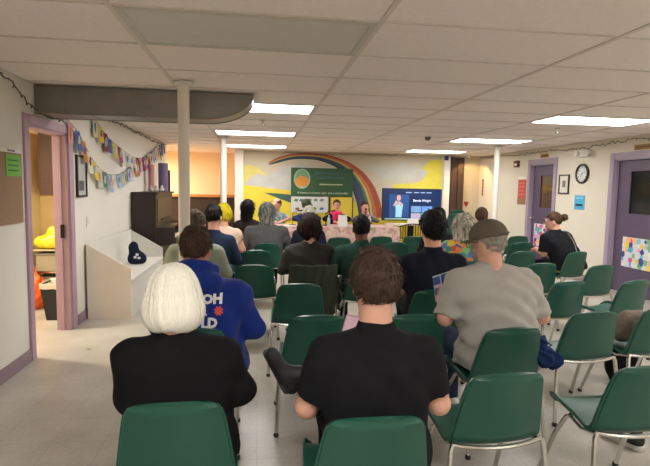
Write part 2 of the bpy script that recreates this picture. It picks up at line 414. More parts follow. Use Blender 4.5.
# ================================================================== mural (paint on the far wall)
def paint(name, poly, col, lift, var=0.12, vscale=5):
    m = mat('paint_%d_%d_%d' % col, col, 0.85, var=var, vscale=vscale)
    return MB().prism(poly, 'y', YF-0.002-lift, YF+0.0).build(name, m, wall_far)
YEL = (216, 198, 66)
paint('painted_field', [(-0.36,0.12),(4.6,0.12),(4.6,1.05),(2.6,1.2),(1.8,1.28),(0.8,1.5),(-0.36,1.58)], YEL, 0.0005)
paint('painted_haze', [(-0.36,1.58),(0.3,1.52),(0.3,1.75),(-0.05,2.02),(-0.36,2.08)], (205,194,112), 0.001)
paint('painted_cloud', [(-0.36,1.58),(-0.2,1.75),(-0.01,1.87),(0.18,1.8),(0.37,1.93),(0.61,2.05),(1.0,2.1),(1.6,2.06),(1.9,1.7),(1.9,1.4),(0.79,1.46),(0.08,1.53)], (182,182,178), 0.0015, var=0.2, vscale=4)
paint('painted_cloud', [(2.61,2.08),(2.86,2.18),(3.24,2.12),(3.62,2.22),(3.96,2.1),(4.23,2.0),(4.16,1.84),(3.51,1.75),(3.0,1.8)], (186,186,176), 0.0015, var=0.16, vscale=4)
paint('painted_field', [(3.35,1.66),(3.9,1.7),(4.12,1.78),(4.12,2.1),(4.25,2.28),(4.6,2.3),(4.6,1.4),(3.35,1.4)], (214,200,78), 0.001)
paint('painted_hill', [(0.13,1.40),(0.47,1.385),(0.9,1.35),(1.6,1.33),(1.6,1.1),(0.79,1.16),(0.45,1.28)], (62,92,88), 0.002)
RO = [(0.22,2.11),(0.39,2.24),(0.75,2.35),(1.24,2.39),(1.73,2.35),(2.23,2.19),(2.61,1.93),(2.88,1.59),(3.04,1.19),(3.1,0.82)]
RI = [(0.27,2.07),(0.46,2.12),(0.7,2.2),(0.99,2.24),(1.44,2.22),(1.86,2.08),(2.11,1.87),(2.29,1.58),(2.43,1.18),(2.49,0.81)]
def dens(P, n=40):
    P = np.array(P); d = np.r_[0, np.cumsum(np.hypot(*np.diff(P, axis=0).T))]; d /= d[-1]
    t = np.linspace(0, 1, n); q = np.stack([np.interp(t, d, P[:,k]) for k in (0,1)], -1)
    for _ in range(3): q[1:-1] = (q[:-2]+2*q[1:-1]+q[2:])/4
    return q
ro, ri = dens(RO), dens(RI)
bands = [(158,80,62), (178,110,74), (196,172,100), (84,108,84), (56,74,96), (50,60,74)]
edges = [0, .24, .40, .49, .60, .86, 1.0]
for k, c in enumerate(bands):
    a = ro*(1-edges[k])+ri*edges[k]; b = ro*(1-edges[k+1])+ri*edges[k+1]
    n = len(a); y0 = YF-0.006
    vs = [(x, y0, z) for x, z in a]+[(x, y0, z) for x, z in b]+[(x, YF, z) for x, z in a]+[(x, YF, z) for x, z in b]
    fs = [(i, i+1, n+i+1, n+i) for i in range(n-1)]+[(i, i+1, 2*n+i+1, 2*n+i) for i in range(n-1)]+[(n+i, n+i+1, 3*n+i+1, 3*n+i) for i in range(n-1)]
    MB().add(vs, fs).build('rainbow_band', mat('rainbow_%d' % k, c, 0.85, var=0.22, vscale=6), wall_far)

# ------------------------------------------------------------------ banner and posters on the far wall
def sheet(name, label, cat, x0, x1, z0, z1, col, y=YF-0.02, th=0.004, m=None):
    t = thing(name, label, cat, ((x0+x1)/2, y, z0))
    w, h = x1-x0, z1-z0
    MB().box(-w/2, w/2, 0, th, 0, h).build('sheet', m or mat('sheet_%d_%d_%d' % col, col, 0.7, var=0.06), t)
    return t, w, h
def letters(parent, txt, size, x, z, col, y=-0.002, align='CENTER', name='lettering', bold=0.0, rz=0):
    me = text_mesh(txt, size, align, 0.0006, bold)
    return obj(name, me, mat('ink_%d_%d_%d' % col, col, 0.7, var=0.02), parent, (x, y, z), (PI/2, 0, rz))
t, w, h = sheet('banner', 'green printed banner with an orange round emblem on the mural wall', 'banner', 0.78, 2.31, 1.34, 2.02, (48, 84, 52), y=YF-0.05, th=0.006)
e = MB(); n = 40
e.prism([(0.2*math.cos(2*PI*k/n), 0.24*math.sin(2*PI*k/n)) for k in range(n)], 'y', -0.003, 0)
e.build('emblem_disc', mat('emblem_green', (150, 178, 148), 0.7), t, loc=(-w/2+0.27, 0, 0.41))
MB().prism([(0.17*math.cos(2*PI*k/n), 0.02+0.2*math.sin(2*PI*k/n)) for k in range(n)], 'y', -0.005, 0).build('emblem_field', mat('emblem_pale', (108, 146, 112), 0.7, var=0.3, vscale=20), t, loc=(-w/2+0.27, 0, 0.41))
MB().prism([(-0.17,-0.06),(-0.14,0.02),(-0.08,0.04),(-0.05,0.1),(0.02,0.06),(0.06,0.09),(0.12,0.03),(0.17,0.0),(0.16,-0.1),(0.08,-0.17),(-0.06,-0.18),(-0.15,-0.12)], 'y', -0.007, 0).build('emblem_figure', mat('emblem_orange', (206, 138, 60), 0.7, var=0.3, vscale=25), t, loc=(-w/2+0.27, 0, 0.40))
letters(t, 'A home is a human right, not a commodity', 0.072, 0.02, 0.075, (214, 220, 200))
for k in range(13):   # web address too blurred to read: small pale marks
    MB().box(-0.06+k*0.044, -0.06+k*0.044+0.034, -0.003, 0, 0.27, 0.30).build('blurred_letter', mat('pale_ink', (186, 200, 168), 0.7), t)
for r_, (x0, n_) in enumerate(((-0.18, 9), (-0.14, 8))):   # dim blue heading, unreadable
    for k in range(n_):
        MB().box(x0+k*0.088, x0+k*0.088+0.07, -0.003, 0, 0.53-r_*0.11, 0.59-r_*0.11).build('blurred_letter', mat('dim_blue_ink', (52, 92, 96), 0.7), t)
t, w, h = sheet('poster', 'white poster with small coloured drawings under the green banner', 'poster', 0.79, 1.70, 0.93, 1.32, (206, 210, 208), y=YF-0.04)
for k, (x, z, c) in enumerate(((-0.33,0.3,(86,140,70)),(-0.2,0.3,(90,110,160)),(0.0,0.31,(120,130,140)),(0.15,0.31,(110,140,110)),(0.3,0.31,(130,120,140)),(-0.3,0.09,(150,90,70)),(-0.1,0.1,(80,100,160)),(0.12,0.1,(90,140,90)),(0.3,0.1,(70,110,160)))):
    MB().prism([(0.05*math.cos(2*PI*i/9)*(1+0.3*(i % 2)), 0.035*math.sin(2*PI*i/9)) for i in range(9)], 'y', -0.002, 0).build('drawing', mat('draw_%d' % k, c, 0.8), t, loc=(x, 0, z))
t, w, h = sheet('poster', 'plain yellow paper sheet in a dark frame behind the woman in pink', 'poster', 1.76, 2.30, 0.70, 1.32, (216, 194, 70), y=YF-0.045)
for a, b, c, d in ((-w/2-0.03,-w/2,0,h),(w/2,w/2+0.03,0,h),(-w/2,w/2,h,h+0.03)): MB().box(a, b, -0.012, 0.012, c, d).build('frame_bar', mat('olive_frame', (52, 60, 44), 0.6), t)

# ------------------------------------------------------------------ television on a stand
tv = thing('television', 'large flat television showing a blue slide with a standing figure', 'television', (3.63, 11.5, 0))
MB().box(-0.73, 0.73, 0.0, 0.05, 0.85, 1.615).build('bezel', M_black, tv, bevel=0.006)
M_scr = mat('screen_blue', (12, 34, 74), 0.3, var=0.25, vscale=2, emit=(14, 44, 96), estr=0.3)
MB().box(-0.71, 0.71, -0.003, 0.0, 0.875, 1.595).build('screen', M_scr, tv)
def spart(name, x0, x1, z0, z1, col, st=0.6, lift=0.005):
    return MB().box(x0, x1, -lift, 0, z0, z1).build(name, mat('screen_%d_%d_%d' % col, col, 0.4, var=0.15, vscale=12, emit=col, estr=st*.45), tv)
spart('screen_panel', -0.56, -0.08, 0.93, 1.47, (30, 74, 136), 0.5)
MB().prism([(-0.40,0.93),(-0.40,1.12),(-0.42,1.24),(-0.28,1.24),(-0.22,1.22),(-0.24,1.1),(-0.25,0.93)], 'y', -0.008, 0).build('screen_figure', mat('screen_figure', (150, 200, 225), 0.4, emit=(150, 200, 225), estr=0.3), tv)
MB().prism([(-0.47,1.2),(-0.4,1.33),(-0.35,1.3),(-0.3,1.31),(-0.22,1.24),(-0.25,1.18),(-0.33,1.24),(-0.4,1.2)], 'y', -0.010, 0).build('screen_figure_top', mat('screen_top', (190, 170, 170), 0.4, emit=(180, 160, 170), estr=0.25), tv)
MB().prism([(-0.33+0.05*math.cos(2*PI*k/16), 1.39+0.07*math.sin(2*PI*k/16)) for k in range(16)], 'y', -0.010, 0).build('screen_figure_head', mat('screen_skin', (214, 160, 140), 0.4, emit=(214, 160, 140), estr=0.25), tv)
spart('screen_menu', -0.16, -0.02, 1.51, 1.53, (150, 170, 200)); spart('screen_menu', 0.04, 0.16, 1.51, 1.53, (150, 170, 200)); spart('screen_menu', 0.2, 0.31, 1.51, 1.53, (150, 170, 200)); spart('screen_menu', 0.35, 0.47, 1.51, 1.53, (150, 170, 200))
spart('screen_thumb', -0.02, 0.22, 1.05, 1.2, (110, 150, 200), 0.6); spart('screen_thumb', 0.24, 0.5, 1.05, 1.2, (100, 140, 210), 0.6)
spart('screen_thumb', -0.02, 0.22, 0.9, 1.03, (170, 160, 190), 0.6); spart('screen_thumb', 0.24, 0.5, 0.9, 1.03, (90, 190, 200), 0.6)
spart('screen_strip', -0.66, 0.66, 0.876, 0.905, (150, 190, 180), 0.5)
me = text_mesh('Simola Wright', 0.075, 'LEFT', 0.0006, 0.001)
obj('screen_title', me, mat('screen_title', (220, 230, 245), 0.4, emit=(220, 230, 245), estr=0.45), tv, (0.02, -0.004, 1.33), (PI/2, 0, 0))
MB().box(-0.06, 0.06, 0.05, 0.1, 0.06, 1.3).build('stand_post', M_blackmetal, tv)
MB().box(-0.45, 0.45, -0.2, 0.32, 0.03, 0.06).build('stand_base', M_blackmetal, tv, bevel=0.006)
MB().box(-0.62, 0.62, -0.18, 0.2, 0.70, 0.73).build('stand_shelf', M_cream, tv, bevel=0.004)
for ch_ in tv.children:
    if not ch_.name.startswith('stand'): ch_.location.z -= 0.05
rk = thing('slatted_grille', 'low dark arched grille standing under the television', 'grille', (3.55, 11.1, 0))
arc = [(-0.48+0.96*k/16, 0, 0.62+0.13*math.sin(PI*k/16)) for k in range(17)]
MB().tube(arc, 0.014, 6).build('top_rail', M_blackmetal, rk, True)
MB().tube([(-0.48, 0, 0.42), (0.48, 0, 0.42)], 0.012, 6).build('lower_rail', M_blackmetal, rk, True)
for k in range(1, 16): MB().tube([(arc[k][0], 0, 0.42), arc[k]], 0.008, 6).build('bar', M_blackmetal, rk)
for x in (-0.48, 0.48): MB().tube([(x, 0, 0), (x, 0, 0.62)], 0.014, 6).build('post', M_blackmetal, rk)
for x in (-0.48, 0.48): MB().box(x-0.02, x+0.02, -0.15, 0.15, 0, 0.02).build('foot', M_blackmetal, rk)
tag(MB().box(-0.13, 0.13, 0.0, 0.006, 0, 0.12).build('paper_card', M_paper, loc=(3.62, 11.36, 0.733)), 'white paper card under the television screen', 'card')

# ------------------------------------------------------------------ speakers' table
TY = 10.20; TX0, TX1 = 0.35, 2.86; TZ = 0.765
tb = thing('folding_table', 'long table under a pink floral cloth in front of the mural', 'table', ((TX0+TX1)/2, TY, 0))
hw = (TX1-TX0)/2
MB().box(-hw, hw, -0.36, 0.36, TZ-0.04, TZ-0.006).build('table_top', M_cream, tb, bevel=0.004)
for sx in (-1, 1):
    for sy in (-1, 1): MB().tube([(sx*(hw-0.12), sy*0.28, 0), (sx*(hw-0.12), sy*0.28, TZ-0.04)], 0.014, 8).build('leg', M_blackmetal, tb)
M_cloth = patch_mat('floral_cloth', [(196,160,152),(206,176,166),(186,142,140),(200,170,160),(176,130,128),(198,166,158),(160,150,130),(204,178,170)], 14.0, 0.85)
def tablecloth(x0, x1, y0, y1, z, drop, n=120):
    pts = []; per = []
    def rect(d, wav):
        out = []
        L = 2*(x1-x0)+2*(y1-y0)
        for k in range(n):
            s = L*k/n
            if s < x1-x0: p = (x0+s, y0, 0, -1)
            elif s < x1-x0+y1-y0: p = (x1, y0+s-(x1-x0), 1, 0)
            elif s < 2*(x1-x0)+y1-y0: p = (x1-(s-(x1-x0)-(y1-y0)), y1, 0, 1)
            else: p = (x0, y1-(s-2*(x1-x0)-(y1-y0)), -1, 0)
            o = wav*(0.5+0.5*math.sin(s*26))+wav*0.4*math.sin(s*9)
            out.append((p[0]+p[2]*(d+o), p[1]+p[3]*(d+o)))
        return out
    m = MB(); vs = []
    for d, z_, wv in ((-0.02, z, 0), (0.004, z-0.002, 0), (0.012, z-0.02, 0.0), (0.02, z-drop*0.4, 0.02), (0.03, z-drop*0.75, 0.035), (0.035, z-drop, 0.045)):
        vs += [(x, y, z_) for x, y in rect(d, wv)]
    fs = [(r*n+k, r*n+(k+1) % n, (r+1)*n+(k+1) % n, (r+1)*n+k) for r in range(5) for k in range(n)]
    fs.append(tuple(range(n)))
    return m.add(vs, fs)
tag(tablecloth(TX0, TX1, TY-0.38, TY+0.38, TZ+0.004, 0.5).build('tablecloth', M_cloth, smooth=True), 'pink floral tablecloth draped over the speakers\' long table', 'tablecloth')
def bottle(x, y, label, col):
    t = thing('water_bottle', label, 'bottle', (x, y, TZ+0.006))
    MB().lathe([(0.03,0),(0.033,0.01),(0.033,0.13),(0.026,0.165),(0.013,0.185),(0.013,0.2)], 14).build('body', mat('bottle_%d' % col[0], col, 0.2), t, True)
    MB().lathe([(0.015,0.2),(0.015,0.222)], 12).build('cap', M_white, t)
bottle(1.42, 10.0, 'small clear bottle on the speakers\' table near the capped speaker', (170, 184, 190))
bottle(2.28, 10.05, 'small pale bottle on the speakers\' table beside the last speaker', (190, 190, 180))
tag(MB().prism([(-0.07,0),(0.07,0),(0.0,0.23)], 'x', -0.09, 0.09).build('tent_card', M_paper, loc=(1.70, 9.98, TZ+0.006)), 'white folded name card standing on the pink tablecloth', 'card')
for k, (x, lab) in enumerate(((0.62, 'loose white papers at the left end of the speakers\' table'), (1.98, 'white paper sheet on the tablecloth right of the name card'))):
    tag(MB().box(-0.12, 0.12, -0.09, 0.09, 0, 0.004).build('paper_sheet', M_paper, loc=(x, 10.05, TZ+0.006), rot=(0, 0, 0.2*k+0.1)), lab, 'paper')
def mic_stand(x, y, d, label):
    t = thing('microphone_stand', label, 'microphone', (x, y, TZ+0.006))
    MB().lathe([(0.07,0),(0.07,0.012),(0.015,0.02)], 18).build('base', M_blackmetal, t, True)
    MB().tube([(0,0,0.015),(0,0,0.24),(d*0.03,0.02,0.27),(d*0.10,0.05,0.29)], 0.006, 6).build('boom', M_blackmetal, t, True)
    MB().tube([(d*0.10,0.05,0.29),(d*0.12,0.06,0.295),(d*0.18,0.08,0.30),(d*0.21,0.09,0.305)], [0.009,0.011,0.016,0.013], 10).build('microphone', M_black, t, True)
mic_stand(0.13, 10.2, 1, 'black desk microphone on a boom, left of the bald speaker')
mic_stand(0.70, 10.2, 1, 'black desk microphone on a boom, between bald speaker and capped speaker')
mic_stand(1.38, 10.2, 1, 'black desk microphone on a boom, between capped speaker and woman in pink')

# ------------------------------------------------------------------ right wall fittings
def wthing(name, label, cat, y0, y1, z0, z1, col, th=0.012, m=None, part='sheet'):
    t = thing(name, label, cat, (XR-0.002, (y0+y1)/2, z0))
    MB().box(-th, 0, -(y1-y0)/2, (y1-y0)/2, 0, z1-z0).build(part, m or mat('wallthing_%d_%d_%d' % col, col, 0.7, var=0.06), t, bevel=0.001)
    return t
def wframe(t, w, h, bw, col, th=0.025):
    for a, b, c, d in ((-w/2-bw,-w/2,-bw,h+bw),(w/2,w/2+bw,-bw,h+bw),(-w/2,w/2,h,h+bw),(-w/2,w/2,-bw,0)):
        MB().box(-th, 0, a, b, c, d).build('frame_bar', mat('framecol_%d' % col[0], col, 0.45), t, bevel=0.002)
al = wthing('fire_alarm', 'small dark red fire alarm box high on the right wall', 'alarm', 10.21, 10.38, 2.07, 2.21, (96, 42, 34), 0.05, part='housing')
MB().box(-0.056, -0.05, -0.05, 0.05, 0.03, 0.08).build('strobe_lens', M_white, al); MB().box(-0.056, -0.05, -0.05, 0.05, 0.095, 0.12).build('label_plate', M_black, al)
t = wthing('poster', 'red poster with a tan foot panel left of the far purple door', 'poster', 9.90, 10.22, 1.27, 1.86, (190, 84, 72), 0.008)
MB().box(-0.010, 0, -0.16, 0.16, 0, 0.12).build('tan_panel', mat('tan', (150, 110, 80), 0.7), t)
MB().box(-0.010, 0, -0.16, 0.16, 0.53, 0.59).build('pale_strip', M_paper, t)
for k in range(4): MB().box(-0.010, 0, -0.11, 0.11, 0.2+k*0.08, 0.225+k*0.08).build('blurred_line', mat('pale_red', (206, 120, 104), 0.7), t)
def plaque(y0, y1, z0, z1, label):
    t = wthing('door_plaque', label, 'plaque', y0, y1, z0, z1, (150, 120, 70), 0.012, part='plate')
    for k in range(5):
        MB().box(-0.014, 0, -(y1-y0)*0.4+k*(y1-y0)*0.165, -(y1-y0)*0.4+(k+0.7)*(y1-y0)*0.165, (z1-z0)*0.35, (z1-z0)*0.65).build('blurred_letter', mat('plaque_ink', (90, 66, 34), 0.7), t)
plaque(9.14, 9.40, 2.225, 2.29, 'small brass coloured plaque above the far purple door')
plaque(6.55, 6.88, 2.20, 2.275, 'small brass coloured plaque above the near purple door')
t = wthing('picture_frame', 'small black framed picture between the far door and the clock', 'picture', 8.44, 8.70, 1.54, 1.85, (206, 204, 192), 0.012)
wframe(t, 0.26, 0.31, 0.022, (24, 24, 26)); MB().box(-0.014, 0, -0.05, 0.05, 0.1, 0.22).build('print', mat('grey_print', (120, 118, 112), 0.7, var=0.4, vscale=20), t)
ck = thing('wall_clock', 'round black rimmed wall clock between the purple doors', 'clock', (XR-0.002, 8.06, 1.875), 0)
R90 = (0, -PI/2, 0)
MB().lathe([(0.145,0),(0.145,0.012)], 36).build('face', mat('clock_face', (212, 214, 212), 0.5, var=0.02), ck, rot=R90)
MB().add(*(lambda n=36: ([(r*math.cos(2*PI*k/n), r*math.sin(2*PI*k/n), z) for r, z in ((0.142,0.0),(0.142,0.03),(0.155,0.038),(0.172,0.03),(0.172,0.0)) for k in range(n)], [(i*n+k, i*n+(k+1) % n, (i+1)*n+(k+1) % n, (i+1)*n+k) for i in range(4) for k in range(n)]))()).build('rim', M_black, ck, True, rot=R90)
for k in range(1, 13):
    a = 2*PI*k/12
    obj('numeral', text_mesh(str(k), 0.042, 'CENTER', 0.0006, 0.0012), M_black, ck, (-0.014, -0.115*math.sin(a), 0.115*math.cos(a)), (PI/2, 0, -PI/2))
for a, L, wd in ((math.radians(215), 0.065, 0.007), (math.radians(66), 0.095, 0.005)):
    d = Vector((0, -math.sin(a), math.cos(a)))
    MB().tube([Vector((-0.018,0,0))-d*0.015, Vector((-0.018,0,0))+d*L], wd*0.6, 4).build('hand', M_black, ck)
t = wthing('notice', 'bright blue paper notice below the wall clock', 'notice', 7.96, 8.24, 1.25, 1.50, (70, 168, 206), 0.006)
MB().box(-0.008, 0, -0.09, 0.1, 0.06, 0.1).build('dark_strip', mat('navy_ink', (22, 52, 84), 0.7), t); MB().box(-0.007, 0, -0.1, 0.1, 0.19, 0.215).build('pale_strip', mat('pale_blue', (130, 196, 220), 0.7), t)
em = wthing('emergency_light', 'white emergency light box with two lamp heads above the clock', 'emergency light', 7.87, 8.10, 2.16, 2.27, (206, 204, 196), 0.07, part='housing')
for s_ in (-1, 1):
    MB().lathe([(0.02,0),(0.045,0.03),(0.05,0.07),(0.04,0.075)], 16).build('lamp_head', M_white, em, True, loc=(-0.04, s_*0.15, 0.06), rot=(0, -PI/2, 0))
collage = [(220,220,225),(90,160,210),(230,150,190),(235,205,70),(110,180,120),(200,90,150),(60,70,150),(240,180,120),(225,225,215),(120,200,210),(210,90,80),(190,170,210)]
def collage_poster(y0, y1, z0, z1, label, sc_, x=XR+0.056):
    t = thing('collage_poster', label, 'poster', (x, (y0+y1)/2, z0))
    w, h = y1-y0, z1-z0
    MB().box(-0.004, 0, -w/2, w/2, 0, h).build('sheet', mat('collage_sheet', (208, 208, 214), 0.7), t)
    r = random.Random(int(w*1000)); ny, nz = 8, 6
    for a in range(ny):
        for b in range(nz):
            cy = -w/2+w*(a+0.5+r.uniform(-.25,.25))/ny; cz = h*(b+0.5+r.uniform(-.2,.2))/nz
            n = r.choice((4, 5, 6, 9)); rr = w/ny*r.uniform(0.5, 0.95); ph = r.random()*6
            poly = [(max(-w/2, min(w/2, cy+rr*r.uniform(.7,1.1)*math.cos(ph+2*PI*k/n))), max(0, min(h, cz+rr*r.uniform(.7,1.1)*math.sin(ph+2*PI*k/n)))) for k in range(n)]
            c = r.choice(collage) if r.random() > .3 else (214,214,220)
            MB().prism(poly, 'x', -0.006-0.0004*((a*nz+b) % 7), -0.003).build('cut_out', mat('cutout_%d_%d_%d' % c, c, 0.75, var=0.15, vscale=12), t)
    return t
collage_poster(6.46, 7.06, 0.42, 0.88, 'colourful paper collage on the lower half of the near purple door', 12)
collage_poster(9.04, 9.60, 0.45, 0.90, 'colourful paper collage on the far purple door behind the bun haired woman', 14)
wh = thing('wall_hanging', 'narrow red lettered strip hanging in the warm far corner', 'wall hanging', (XR-0.004, 11.95, 1.42))
for k in range(5): MB().box(-0.006, 0, -0.035, 0.035, k*0.085, k*0.085+0.07).build('tag', mat('red_tag', (150, 70, 50), 0.7), wh)
MB().box(-0.004, -0.001, -0.004, 0.004, 0, 0.43).build('cord', M_black, wh)
t2 = thing('wall_ornament', 'small red heart shaped ornament on the warm far wall', 'ornament', (5.28, YF-0.002, 1.12))
MB().prism([(0,0),(0.05,0.07),(0.06,0.12),(0.035,0.145),(0,0.12),(-0.035,0.145),(-0.06,0.12),(-0.05,0.07)], 'y', -0.015, 0).build('heart', mat('heart_red', (150, 44, 34), 0.6), t2)
MB().tube([(0,-0.006,0.12),(0,-0.006,0.2)], 0.003, 5).build('hook', M_black, t2)

# sprinkler heads and detector
def sprinkler(x, y, label):
    t = thing('sprinkler_head', label, 'sprinkler', (x, y, ZC))
    MB().lathe([(0.035,-0.008),(0.035,-0.002)], 16).build('escutcheon', M_chrome, t); MB().tube([(0,0,-0.005),(0,0,-0.055)], 0.01, 8).build('pipe', M_chrome, t)
    MB().lathe([(0.028,-0.062),(0.028,-0.056)], 12).build('deflector', M_chrome, t)
sprinkler(3.98, 6.33, 'small chrome sprinkler head below the large right ceiling light')
sprinkler(0.05, 6.6, 'small chrome sprinkler head between the left ceiling lights')
dt = thing('smoke_detector', 'small round grey detector on the ceiling near the television light', 'detector', (2.72, 7.9, ZC))
MB().lathe([(0.06,-0.012),(0.06,-0.002)], 18).build('mount', M_rail, dt); MB().lathe([(0.02,-0.065),(0.045,-0.05),(0.05,-0.012)], 18).build('sensor', mat('detector_grey', (90, 88, 84), 0.5), dt, True)

# ------------------------------------------------------------------ left wall things
cb = thing('cork_board', 'brown cork board with a white strip, left of the doorway', 'board', (XL+0.002, 3.92, 1.22))
MB().box(0, 0.014, -0.55, 0.53, 0, 0.60).build('cork', mat('cork', (150, 122, 96), 0.9, var=0.15, vscale=40), cb)
MB().box(0.0145, 0.017, -0.30, 0.52, 0.565, 0.60).build('title_strip', M_paper, cb)
obj('lettering', text_mesh('The News', 0.03, 'CENTER', 0.0005), M_black, cb, (0.018, 0.35, 0.582), (PI/2, 0, PI/2))
gn = tag(MB().box(0, 0.003, -0.12, 0.12, 0, 0.17).build('green_note', mat('green_note', (110, 180, 70), 0.7), loc=(XL+0.018, 4.30, 1.60)), 'bright green paper note pinned on the cork board', 'note')
for k in range(3): MB().box(0.003, 0.004, -0.09, 0.08, 0.04+k*0.04, 0.05+k*0.04).build('line', mat('green_ink', (40, 90, 30), 0.7), gn)
pf = thing('picture_frame', 'tall black framed picture right of the left doorway', 'picture', (XL+0.002, 5.86, 1.42))
MB().box(0, 0.012, -0.13, 0.13, 0, 0.42).build('print', mat('framed_print', (176, 178, 172), 0.6, var=0.3, vscale=9), pf)
for a, b, c, d in ((-0.15,-0.13,-0.02,0.44),(0.13,0.15,-0.02,0.44),(-0.13,0.13,0.42,0.44),(-0.13,0.13,-0.02,0)): MB().box(0, 0.026, a, b, c, d).build('frame_bar', M_black, pf)
MB().box(0.012, 0.013, -0.08, 0.08, 0.05, 0.16).build('dark_shape', mat('dark_print', (80, 86, 84), 0.7), pf)
ou = thing('wall_outlet', 'white wall switch plate above the white bench', 'outlet', (XL+0.002, 6.05, 1.05))
MB().box(0, 0.006, -0.04, 0.04, 0, 0.12).build('plate', M_white, ou, bevel=0.002); MB().box(0.006, 0.014, -0.008, 0.008, 0.045, 0.075).build('switch', M_white, ou)

# bunting of hand made flags
FL = [(206,200,180),(214,208,192),(196,190,176),(176,170,170),(60,92,160),(210,190,60),(150,60,110),(186,180,160),(70,110,90),(120,40,60),(150,170,200),(196,150,160),(90,80,130),(210,206,196),(60,130,150),(190,120,60)]
def bunting(path, label, nfl, seed):
    P = dens(path, 60); r = random.Random(seed)
    t = thing('bunting', label, 'bunting', (XL+0.03, 0, 0))
    MB().tube([(0, y, z) for y, z in P], 0.004, 5).build('string', mat('string', (120, 110, 96), 0.9), t)
    d = np.r_[0, np.cumsum(np.hypot(*np.diff(P, axis=0).T))]
    for k in range(nfl):
        s = d[-1]*(k+0.5)/nfl; y = np.interp(s, d, P[:,0]); z = np.interp(s, d, P[:,1])
        w, h = r.uniform(.06,.09), r.uniform(.17,.24); c = FL[r.randrange(len(FL))]; c2 = FL[r.randrange(len(FL))]
        sk = r.uniform(-.02,.02); lx = r.uniform(0.0,0.035)
        f = MB().add([(0,-w,0),(0,w,0),(lx,w+sk,-h),(lx,-w+sk,-h),(0.003,-w,0),(0.003,w,0),(lx+0.003,w+sk,-h),(lx+0.003,-w+sk,-h)],[(0,1,2,3),(7,6,5,4),(0,3,7,4),(1,5,6,2),(3,2,6,7),(0,4,5,1)]).build('flag', mat('flag_%d_%d_%d' % c, c, 0.85, var=0.2, vscale=15), t, loc=(0, float(y), float(z)))
        MB().prism([(w*0.6*math.cos(2*PI*i/7)*r.uniform(.6,1), -h*0.5+h*0.3*math.sin(2*PI*i/7)) for i in range(7)], 'x', lx*0.5+0.003, lx*0.5+0.007).build('motif', mat('flag_%d_%d_%d' % c2, c2, 0.85, var=0.2, vscale=15), f)
bunting([(5.42,2.2),(5.77,2.10),(6.01,1.93),(6.32,1.76),(6.8,1.66),(7.42,1.69),(8.0,1.81),(8.82,2.0),(9.38,2.13),(10.53,2.3)], 'lower strand of hand made flag bunting on the left wall', 26, 3)
bunting([(6.2,2.36),(6.51,2.24),(6.92,2.12),(7.42,2.05),(8.01,1.97),(8.67,1.97),(9.25,2.05),(9.93,2.28),(10.76,2.38)], 'upper strand of hand made flag bunting nearer the ceiling', 22, 5)
# string lights
def string_lights(P, label, seed, amp=0.012):
    r = random.Random(seed); t = thing('string_lights', label, 'string lights', (0,0,0))
    Q = []
    for a, b in zip(P[:-1], P[1:]):
        n = max(2, int((Vector(b)-Vector(a)).length/0.05))
        for k in range(n):
            q = Vector(a).lerp(Vector(b), k/n); Q.append(q+Vector((r.uniform(-amp,amp)*.3, r.uniform(-amp,amp), r.uniform(-amp,amp)*1.6)))
    Q.append(Vector(P[-1]))
    MB().tube(Q, 0.005, 5).build('wire', mat('dark_wire', (44, 46, 40), 0.7), t)
    b = MB()
    for q in Q[::2]:
        dv = Vector((r.uniform(-.4,.4), r.uniform(-1,1), r.uniform(-1,.3))).normalized()*0.028
        b.tube([q, q+dv*.5, q+dv], [0.007,0.008,0.003], 5)
    o = b.build('bulbs', mat('bulb_tint', (96, 96, 84), 0.4), t); o['kind'] = 'stuff'
g = 0.03
string_lights([(XL+g,3.6,2.39),(XL+g,4.13,2.38),(XL+g,4.31,2.33),(XL+g,4.5,2.25),(XL+g,4.70,2.19),(XL+g,5.05,2.155),(XL+g,5.35,2.16)], 'dark string lights drooping from the ceiling to the left door casing', 1)
string_lights([(XL+g,6.6,2.38),(XL+g,7.67,2.385),(XL+g,8.6,2.37),(XL+g,9.36,2.36),(XL+g,10.81,2.37)], 'dark string lights along the ceiling edge above the flag bunting', 2)
string_lights([(XR-g,6.0,2.36),(XR-g,6.66,2.355),(XR-g,7.06,2.36),(XR-g,7.63,2.33),(XR-g,8.28,2.31),(XR-g,9.05,2.34),(XR-g,10.17,2.33),(XR-g,11.07,2.36),(XR-g,12.1,2.37)], 'dark string lights along the top of the right wall above the doors', 3, 0.016)
string_lights([(0.6,YF-0.03,2.375),(1.7,YF-0.03,2.37),(2.47,YF-0.03,2.385),(3.4,YF-0.03,2.38)], 'dark string lights along the ceiling above the rainbow', 4)

# white bench against the left wall
BX0, BX1, BY0, BY1 = XL+0.03, -1.45, 5.90, 7.86
bn = thing('bench', 'white painted box bench with sloping end panels by the left wall', 'bench', (0, 0, 0))
def endp(y0, y1): return MB().prism([(BX0,0),(BX1,0),(BX1,0.585),(BX0,0.87)], 'y', y0, y1)
endp(BY0, BY0+0.025).build('end_panel', M_cream, bn, bevel=0.003); endp(BY1-0.025, BY1).build('end_panel', M_white, bn, bevel=0.003)
MB().box(BX0, BX0+0.02, BY0+0.025, BY1-0.025, 0, 0.87).build('back_panel', M_white, bn)
MB().box(BX0+0.02, BX1+0.01, BY0+0.025, BY1-0.025, 0.42, 0.45).build('seat', M_white, bn, bevel=0.004)
MB().box(BX1-0.025, BX1-0.005, BY0+0.025, BY1-0.025, 0, 0.42).build('front_panel', M_white, bn)
